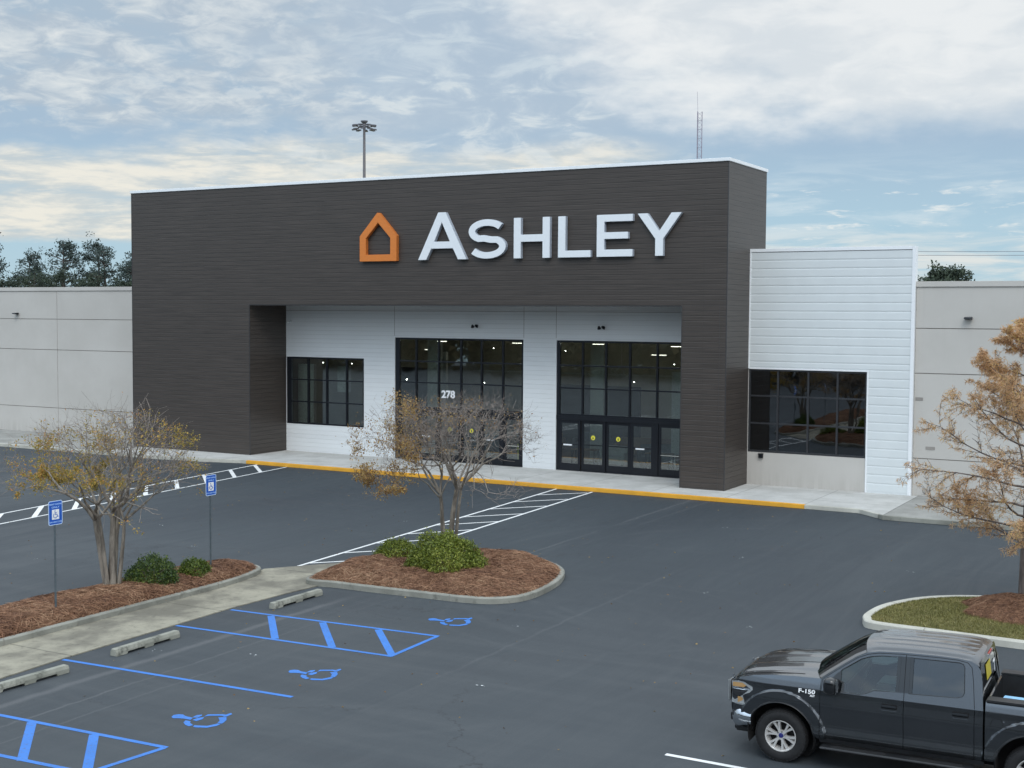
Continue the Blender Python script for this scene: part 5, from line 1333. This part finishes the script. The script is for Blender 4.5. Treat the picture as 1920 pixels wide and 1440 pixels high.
    for (xa, xb) in ((-.80, -1.62), (-1.95, -2.72)): st_.box(xb, xa, min(sgn * .97, sgn * 1.075), max(sgn * .97, sgn * 1.075), .372, .380)
    tp('step_pad', st_, M['rubber'])
    # wheel well liners
    for xw in (0., WB):
        L_ = MB(); L_.grid(lambda i, j: (xw + .522 * math.cos(math.pi * i / 24 * 1.2 - .31), sgn * (.99 - .42 * j), .42 + .522 * math.sin(math.pi * i / 24 * 1.2 - .31)), 25, 2)
        L_.prism([(xw + .52 * math.cos(a), .42 + .52 * math.sin(a)) for a in np.linspace(-.9, math.pi + .9, 24)], min(sgn * .56, sgn * .57), max(sgn * .56, sgn * .57), 'y'); tp('wheel_well', L_, M['well'])
        fl = MB(); pts = [(xw + .532 * math.cos(a), sgn * (side_y(xw + .532 * math.cos(a), .42 + .532 * math.sin(a)) + .001), .42 + .532 * math.sin(a)) for a in np.linspace(-.10, math.pi + .10, 40)]
        fl.tube(pts, .011, 6); tp('arch_lip', fl, M['blackp'], smooth=60)
    # mirror
    mr_ = MB(); my = 1.02
    mr_.tube([(-.80, sgn * .93, 1.285), (-.86, sgn * 1.03, 1.29)], .035, 8); tp('mirror_arm', mr_, M['blackp'])
    mh = MB(); S_ = [(-.035, .62), (0, .92), (.05, 1.0), (.11, .96), (.15, .75), (.165, .3)]
    def mfn(i, j):
        dx_, sc = S_[i]; a = 2 * math.pi * j / 20; ca, sa = math.cos(a), math.sin(a); ex = 2 / 3.2
        yy = .105 * sc * abs(ca) ** ex * (1 if ca > 0 else -1); zz = .135 * sc * abs(sa) ** ex * (1 if sa > 0 else -1)
        return (-.87 + dx_ - .0, sgn * (1.125) + yy, 1.335 + zz)
    mh.grid(mfn, 6, 21); tp('mirror_housing', mh, M['gloss_black'], smooth=60)
    mg = MB(); mg.prism([(sgn * 1.125 + .085 * abs(math.cos(a)) ** .6 * (1 if math.cos(a) > 0 else -1), 1.335 + .115 * abs(math.sin(a)) ** .6 * (1 if math.sin(a) > 0 else -1)) for a in np.linspace(0, 6.1, 20)], -.908, -.902, 'x'); tp('mirror_glass', mg, M['car_glass_dark'])
    # headlight wrap
    sy = lambda x, z: side_y(x, z)
    HL = [(.805, 1.165), (.70, 1.185), (.60, 1.18), (.455, 1.125), (.445, 1.085), (.50, 1.03), (.575, 1.00), (.615, .97), (.60, .92), (.575, .84), (.60, .815), (.70, .815), (.805, .83)]
    hd = tp('headlight', patch(HL, .006, yf=sy, th=.01), M['lens'])
    tp('housing', patch([(.56, 1.035), (.62, 1.015), (.66, .96), (.74, .96), (.80, 1.01), (.80, 1.06), (.66, 1.085), (.52, 1.085)], .0085, yf=sy), M['blackp'], hd)
    tp('amber_lens', patch([(.79, 1.155), (.62, 1.165), (.555, 1.13), (.60, 1.10), (.79, 1.09)], .009, yf=sy), M['amber'], hd); tp('amber_lens', patch([(.66, .945), (.615, .93), (.60, .86), (.62, .835), (.70, .84), (.70, .94)], .009, yf=sy), M['amber'], hd)
    tp('chrome_bar', patch([(.80, 1.085), (.60, 1.09), (.49, 1.105), (.48, 1.075), (.60, 1.06), (.80, 1.055)], .010, yf=sy), M['chrome'], hd)
    # taillight
    tp('taillight', patch([(-4.90, .93), (-4.80, .95), (-4.78, 1.30), (-4.90, 1.31)], .006, yf=sy, th=.01), M['red_lens'])
    # vent / badge
    bd = text_mesh('F-150', .085, .005, .002, M['decal_white'], 'badge', sx=1.35); bd.parent = truck; bd.location = (-.41 if sgn > 0 else -.41, sgn * (side_y(-.41, 1.175) + .006), 1.168); bd.rotation_euler = (R(90), 0, R(180 if sgn > 0 else 0)); bd.rotation_euler = (R(90 - 8), R(0), R(180)) if sgn > 0 else (R(90 - 8), 0, 0)
    b2 = text_mesh('XLT', .038, .003, .002, M['decal_white'], 'badge', sx=1.1); b2.parent = truck; b2.location = (-.50, sgn * (side_y(-.50, 1.11) + .006), 1.112); b2.rotation_euler = bd.rotation_euler
# fuel door outline and lock on the left bed side
fd = MB(); fd.tube([(-3.16 - .085 * math.cos(a) - .02, side_y(-3.2, 1.05) + .002, 1.045 + .085 * math.sin(a)) for a in np.linspace(-.2, 3.4, 16)], .003, 4); tp('fuel_door', fd, M['well'])
tp('fuel_lock', MB().lathe([(0, side_y(-3.27, 1.09) + .004), (.012, side_y(-3.27, 1.09) + .004), (.012, .95)], 12, 'y', (-3.27, 0, 1.095)), M['chrome'])
# hood
HC = [(-.46, 1.430), (-.2, 1.410), (.2, 1.360), (.5, 1.305), (.66, 1.255), (.76, 1.20), (.80, 1.15)]
def hood(i, j, nx=30, ny=41):
    v = -1 + 2 * j / (ny - 1); t = i / (nx - 1); xe = -.60 + 1.40 * t; xc = -.44 + (.88 + .44) * t
    x = xc + (xe - xc) * abs(v) ** 2.2; xq = xe
    ze = fz(xe); zc = interp(-.46 + 1.26 * t, HC); ye = side_y(xe, ze)
    z = zc + (ze - zc) * abs(v) ** 2.6
    z += .022 * sst(abs(v), .72, .60) * sst(t, 1.0, .8) - .012 * sst(abs(v), .30, .18) * sst(t, 1., .7)
    z -= .004 * (1 if .845 < abs(v) < .875 else 0)
    return (x, v * ye, z)
tp('hood', MB().grid(hood, 30, 41), M['paint'], smooth=28)
for s_ in (1, -1):
    hs = MB(); pts = []
    for t in np.linspace(.16, .96, 22):
        xe = -.60 + 1.40 * t; xc = -.44 + 1.32 * t; v = .86; ze = fz(xe); zc = interp(-.46 + 1.26 * t, HC)
        pts.append((xc + (xe - xc) * v ** 2.2, s_ * v * side_y(xe, ze), zc + (ze - zc) * v ** 2.6 + .0))
    hs.tube(pts, .0045, 4); tp('hood_seam', hs, M['well'])
# front face: dark surround, grille with bars, chrome frame
ff = MB()
def front(i, j):
    v = -1 + 2 * j / 24; z = .66 + (1.115 - .66) * i / 12; ye = side_y(.80, min(1.16, max(z, .66)))
    return (.80 + .08 * (1 - abs(v) ** 2.2) + (.012 if .1 < i / 12 < .9 else 0), v * ye, z + .02 * (1 - abs(v) ** 2) * (i / 12))
ff.grid(front, 13, 25); tp('front_panel', ff, M['blackp'], smooth=40)
gr = MB()
for zz in (.80, .95, 1.10): gr.prism([(.87, zz - .03), (.90, zz - .02), (.90, zz + .02), (.87, zz + .03)], -.52, .52, 'y')
gr.box(.89, .915, -.56, -.52, .74, 1.18); gr.box(.89, .915, .52, .56, .74, 1.18); tp('grille', gr, M['chrome'], bevel=.005)
tp('grille_badge', MB().lathe([(0, .905), (.10, .903), (.11, .89)], 24, 'x', (0, 0, .95)), M['hub_blue'])
for s_ in (1, -1):
    o = MB().box(.87, .905, min(s_ * .60, s_ * .80), max(s_ * .60, s_ * .80), .80, 1.16); tp('headlight', o, M['lens'], bevel=.02)
# bumper
pp = [(.47, 1.0), (.60, .995), (.72, .965), (.82, .90), (.90, .78), (.945, .55), (.96, .25), (.965, 0)]; pp = [(.47 + (a - .47) * .86, b) for a, b in pp]; pp = pp + [(a, -b) for a, b in pp[-2::-1]]
prf = [(-.10, .43), (-.035, .445), (.0, .50), (.012, .58), (.004, .66), (-.012, .715), (-.04, .745), (-.10, .75)]
def bump_fn(i, j):
    a = Vector(pp[max(i - 1, 0)]); b = Vector(pp[min(i + 1, len(pp) - 1)]); t = (b - a).normalized(); n_ = Vector((-t.y, t.x))
    if n_.dot(Vector(pp[i]) - Vector((.3, 0))) < 0: n_ = -n_
    o_, z = prf[j]; k_ = abs(pp[i][1]); z2 = z if z > .6 else z + .06 * max(0, (k_ - .93) / .07)
    return (pp[i][0] + n_.x * o_, pp[i][1] + n_.y * o_, z2)
bmp = tp('bumper', MB().grid(bump_fn, len(pp), len(prf)), M['chrome'], smooth=50)
for s_ in (1, -1): tp('fog_recess', MB().box(.80, .868, min(s_ * .62, s_ * .78), max(s_ * .62, s_ * .78), .50, .62), M['blackp'], bmp, bevel=.01)
tp('air_dam', MB().box(.50, .80, -.80, .80, .34, .45), M['blackp'], bevel=.03)
# windscreen, pillars, roof
APL = [(-.62, 1.385), (-.74, 1.475), (-.95, 1.625), (-1.14, 1.755), (-1.28, 1.825)]; ACL = [(-.40, 1.425), (-.56, 1.54), (-.80, 1.705), (-1.01, 1.835), (-1.17, 1.912)]
gyy = lambda z: .975 - (z - 1.21) * .325
def screen(v0, v1, n, off=0.):
    mb = MB()
    def fn(i, j):
        v = v0 + (v1 - v0) * j / (n - 1); (xs, zs), (xc, zc) = APL[i], ACL[i]
        return (xc + (xs - xc) * abs(v) ** 2.4 + off, v * gyy(zs), zc + (zs - zc) * abs(v) ** 2.6 + off * .6)
    mb.grid(fn, 5, n); return mb
tp('windscreen', screen(-.90, .90, 25), M['screen_glass'], smooth=60)
for a, b in ((.90, 1.0), (-1.0, -.90)): tp('windscreen_pillar', screen(a, b, 4, .006), M['paint'], smooth=50)
RF = [(-1.28, 1.825, -1.17, 1.912), (-1.45, 1.862, -1.36, 1.945), (-1.80, 1.885, -1.78, 1.962), (-2.3, 1.893, -2.3, 1.966), (-2.6, 1.887, -2.62, 1.958), (-2.78, 1.868, -2.82, 1.940), (-2.87, 1.828, -2.90, 1.905), (-2.90, 1.80, -2.93, 1.875)]
def roof(i, j):
    f = i / 4.; k_ = min(int(f), len(RF) - 2); f -= k_; xs, zs, xc, zc = [RF[k_][q] * (1 - f) + RF[k_ + 1][q] * f for q in range(4)]
    v = -1 + 2 * j / 80; x = xc + (xs - xc) * abs(v) ** 2.2; z = zc + (zs - zc) * (.45 * abs(v) ** 2 + .55 * abs(v) ** 7)
    w = sst(x, -1.28, -1.42) * sst(x, -2.84, -2.70)
    for c in (-.66, -.33, 0, .33, .66): z -= .011 * w * sst(abs(v - c), .055, .03)
    z -= .014 * w * sst(abs(v), .86, .92) * sst(abs(v), .99, .95)
    return (x, v * gyy(zs), z)
tp('roof', MB().grid(roof, 29, 81), M['paint'], smooth=25)
# cab back
bx = lambda z: -2.985 + (z - 1.21) * .115
def back_y(z): return gyy(z)
bo = [(.975, 1.21), (.80, 1.75), (.775, 1.80), (.70, 1.862), (.45, 1.872), (-.45, 1.872), (-.70, 1.862), (-.775, 1.80), (-.80, 1.75), (-.975, 1.21)]
bh = [(.66, 1.40), (.70, 1.43), (.63, 1.73), (.58, 1.765), (-.58, 1.765), (-.63, 1.73), (-.70, 1.43), (-.66, 1.40)]
def back(poly, holes, off, name, mat):
    loops = [poly] + holes; tr = tessellate_polygon([[Vector((p[0], p[1], 0)) for p in l] for l in loops]); mb = MB(); mb.add([(bx(p[1]) + off, p[0], p[1]) for l in loops for p in l], [tuple(t) for t in tr]); return tp(name, mb, mat, smooth=30)
back(bo, [bh], 0, 'cab_back', M['paint']); rwn = back(bh, [], .006, 'rear_window', M['car_glass_dark'])
tp('cab_back_lower', MB().box(-2.984, -2.96, -.95, .95, .50, 1.22), M['paint'])
def bx_quad(y0, y1, z0, z1, off): m_ = MB(); m_.add([(bx(z0) + off, y0, z0), (bx(z0) + off, y1, z0), (bx(z1) + off, y1, z1), (bx(z1) + off, y0, z1)], [(0, 1, 2, 3)]); return m_
M['sticker_amber'] = simple('amber_yellow_sheet', (.45, .36, .03), .5); tp('window_sticker', bx_quad(-.12, .34, 1.50, 1.73, -.004), M['sticker_amber'], rwn)
w7 = MB(); 
for poly in ([(-.56, 1.60), (-.36, 1.60), (-.36, 1.64), (-.56, 1.64)], [(-.56, 1.60), (-.52, 1.60), (-.42, 1.46), (-.46, 1.46)]): w7.add([(bx(z) - .005, y, z) for y, z in poly], [(0, 1, 2, 3)])
tp('window_decal', w7, M['decal_white'], rwn)
bl_ = MB().box(-2.955, -2.925, -.17, .17, 1.822, 1.868); tp('high_brake_light', bl_, M['red_lens'], bevel=.006)
for s_ in (1, -1): tp('cargo_light', MB().box(-2.958, -2.925, min(s_ * .175, s_ * .25), max(s_ * .175, s_ * .25), 1.826, 1.864), M['lens'])
# cowl and wipers
tp('cowl', MB().grid(lambda i, j: (-.40 - .05 * i - (.20) * abs(-1 + j / 8.) ** 2.2, (-1 + j / 8.) * .90, 1.432 - .012 * i - .05 * abs(-1 + j / 8.) ** 2.6), 3, 17), M['blackp'], smooth=60)
wp = MB(); wp.tube([(-.47, .15, 1.45), (-.56, .60, 1.475)], .010, 5); wp.tube([(-.47, -.55, 1.42), (-.60, -.10, 1.565)], .010, 5); tp('wipers', wp, M['blackp'])
# bed
bdm = MB(); bdm.box(-4.86, -3.02, -.70, .70, .80, .84); tp('bed_floor', bdm, M['blackp'])
bw = MB(); bw.box(-3.05, -3.02, -.70, .70, .84, 1.335); tp('bed_front_wall', bw, M['paint'])
tg = MB(); tg.box(-4.92, -4.86, -.72, .72, .62, 1.36); tp('tailgate', tg, M['paint'], bevel=.015)
for s_ in (1, -1): tp('bed_inner_wall', MB().box(-4.86, -3.05, min(s_ * .70, s_ * .72), max(s_ * .70, s_ * .72), .84, 1.335), M['blackp']); tp('rear_post', MB().box(-4.92, -4.86, min(s_ * .74, s_ * .93), max(s_ * .74, s_ * .93), .62, 1.34), M['red_lens'])
tp('rear_bumper', MB().box(-5.05, -4.90, -.92, .92, .46, .68), M['chrome'], bevel=.03)
# interior shell, seats, wheel
tp('chassis', MB().box(-4.75, .55, -.55, .55, .30, .78), M['well']); tp('cabin_floor', MB().box(-2.95, -.55, -.90, .90, .47, 1.0), M['well']); tp('engine_block', MB().box(-.5, .72, -.56, .56, .5, 1.1), M['well'])
tp('dashboard', MB().prism([(-.62, 1.0), (-.62, 1.36), (-.80, 1.40), (-1.0, 1.34), (-1.02, 1.0)], -.88, .88, 'y'), M['blackp'], bevel=.02)
for s_ in (1, -1):
    sb_ = MB().prism([(-1.95, 1.02), (-1.72, 1.02), (-1.80, 1.58), (-1.95, 1.60)], s_ * .18, s_ * .72, 'y'); tp('seat_back', sb_, M['seat'], bevel=.03)
    tp('headrest', MB().box(-1.97, -1.87, min(s_ * .32, s_ * .58), max(s_ * .32, s_ * .58), 1.61, 1.78), M['seat'], bevel=.03)
    tp('seat_cushion', MB().box(-1.75, -1.22, min(s_ * .18, s_ * .72), max(s_ * .18, s_ * .72), 1.0, 1.12), M['seat'], bevel=.03)
tp('rear_seat', MB().prism([(-2.85, 1.02), (-2.62, 1.02), (-2.72, 1.55), (-2.85, 1.56)], -.75, .75, 'y'), M['seat'], bevel=.03)
sw_ = MB().lathe([(.18 + .014 * math.cos(a), .014 * math.sin(a)) for a in np.linspace(0, 6.28, 7)], 28, 'x'); sw_.tube([(0, -.18, 0), (0, .18, 0)], .014, 5); sw_.tube([(0, 0, 0), (0, 0, -.18)], .014, 5); so_ = tp('steering_wheel', sw_, M['blackp'], smooth=60)
so_.location = (-1.18, .42, 1.36); so_.rotation_euler = (0, R(-22), 0)
# wheels: tyre, rim with six twin spokes, hub
def wheel(x, y, sgn, zz=.41):
    r_ = bpy.data.objects.new('wheel', None); col.objects.link(r_); r_.parent = truck; r_.location = (x, y, zz); r_.empty_display_size = .2
    r_.rotation_euler = (0, 0, 0 if sgn > 0 else math.pi)
    ty = MB().lathe([(.245, .12), (.275, .135), (.33, .142), (.375, .132), (.400, .112), (.408, .06), (.410, 0), (.408, -.06), (.400, -.112), (.375, -.132), (.33, -.142), (.275, -.135), (.245, -.12)], 64, 'y'); ty.build('tyre', M['rubber'], r_, smooth=40)
    tr_ = MB()
    for k_ in range(44):
        a = 2 * math.pi * k_ / 44
        for (y0_, y1_, o_) in ((.068, .135, 0), (-.03, .05, .07), (-.135, -.068, 0)):
            a1 = a + o_; c = Vector((math.cos(a1), 0, math.sin(a1))); t = Vector((-math.sin(a1), 0, math.cos(a1)))
            P_ = []
            for rr in (.392, .4155 if abs(y0_) < .1 and abs(y1_) < .1 else .411):
                for (u, v) in ((-.018, y0_), (.018, y0_), (.018, y1_), (-.018, y1_)): 
                    q = c * (rr if abs(v) < .12 else rr - .014) + t * u; P_.append((q.x, v, q.z))
            tr_.add(P_, [(4, 5, 6, 7), (0, 1, 5, 4), (1, 2, 6, 5), (2, 3, 7, 6), (3, 0, 4, 7)])
    tr_.build('tread_block', M['rubber'], r_, fix=False)['kind'] = 'stuff'
    rm = MB().lathe([(.205, -.11), (.222, -.10), (.226, .06), (.232, .10), (.246, .118), (.247, .128), (.236, .130), (.224, .112), (.214, .07), (.205, .05)], 56, 'y', close=True)
    for k_ in range(6):
        a = 2 * math.pi * k_ / 6 + .22
        for s2 in (-1, 1):
            def P(rr, w, yy, side): 
                aa = a + s2 * (.02 + .165 * (rr / .22)) ; c = Vector((math.cos(aa), 0, math.sin(aa))); t = Vector((-math.sin(aa), 0, math.cos(aa))); q = c * rr + t * w * side; return (q.x, yy, q.z)
            st = [(.05, .016, .086), (.10, .013, .098), (.16, .015, .104), (.228, .020, .112)]
            vs = []
            for rr, w, yy in st: vs += [P(rr, w, yy, -1), P(rr, w, yy, 1), P(rr, w * 1.2, yy - .05, 1), P(rr, w * 1.2, yy - .05, -1)]
            rm.add(vs, [(i * 4 + j, i * 4 + (j + 1) % 4, (i + 1) * 4 + (j + 1) % 4, (i + 1) * 4 + j) for i in range(3) for j in range(4)])
    rm.lathe([(0, .088), (.062, .086), (.075, .07), (.08, .03)], 28, 'y'); rm.build('rim', M['alloy'], r_, smooth=35)
    MB().lathe([(0, .102), (.034, .100), (.040, .086)], 24, 'y').build('hub_cap', M['hub_blue'], r_, smooth=50)
    nb_ = MB()
    for k_ in range(6):
        a = 2 * math.pi * (k_ + .5) / 6 + .22; nb_.lathe([(0, .105), (.010, .104), (.012, .08)], 8, 'y', (.062 * math.cos(a), 0, .062 * math.sin(a)))
    nb_.build('lug_nuts', M['chrome'], r_, fix=False)
    MB().lathe([(0, -.0), (.20, -.0), (.20, -.05)], 40, 'y').build('brake_disc', M['well'], r_)
for xw in (0., WB):
    wheel(xw, .855, 1, zz=.41 + xw * .0122); wheel(xw, -.855, -1, zz=.41 + xw * .0122)
# flat pale blue panel set in the bed
o = MB().box(-.85, .85, -.33, .33, 0, .02); o = o.build('pale_blue_panel', M['pale_blue'], None, bevel=.006)
tag(o, 'flat pale blue panel along the near edge of the pickup truck bed', 'sheet')
_t = Matrix.Translation((-6.111, 20.380, .05)) @ Matrix.Rotation(R(181.8), 4, 'Z'); o.matrix_world = _t @ Matrix.Translation((-4.0, .34, 1.22)) @ Matrix.Rotation(R(6), 4, 'X')
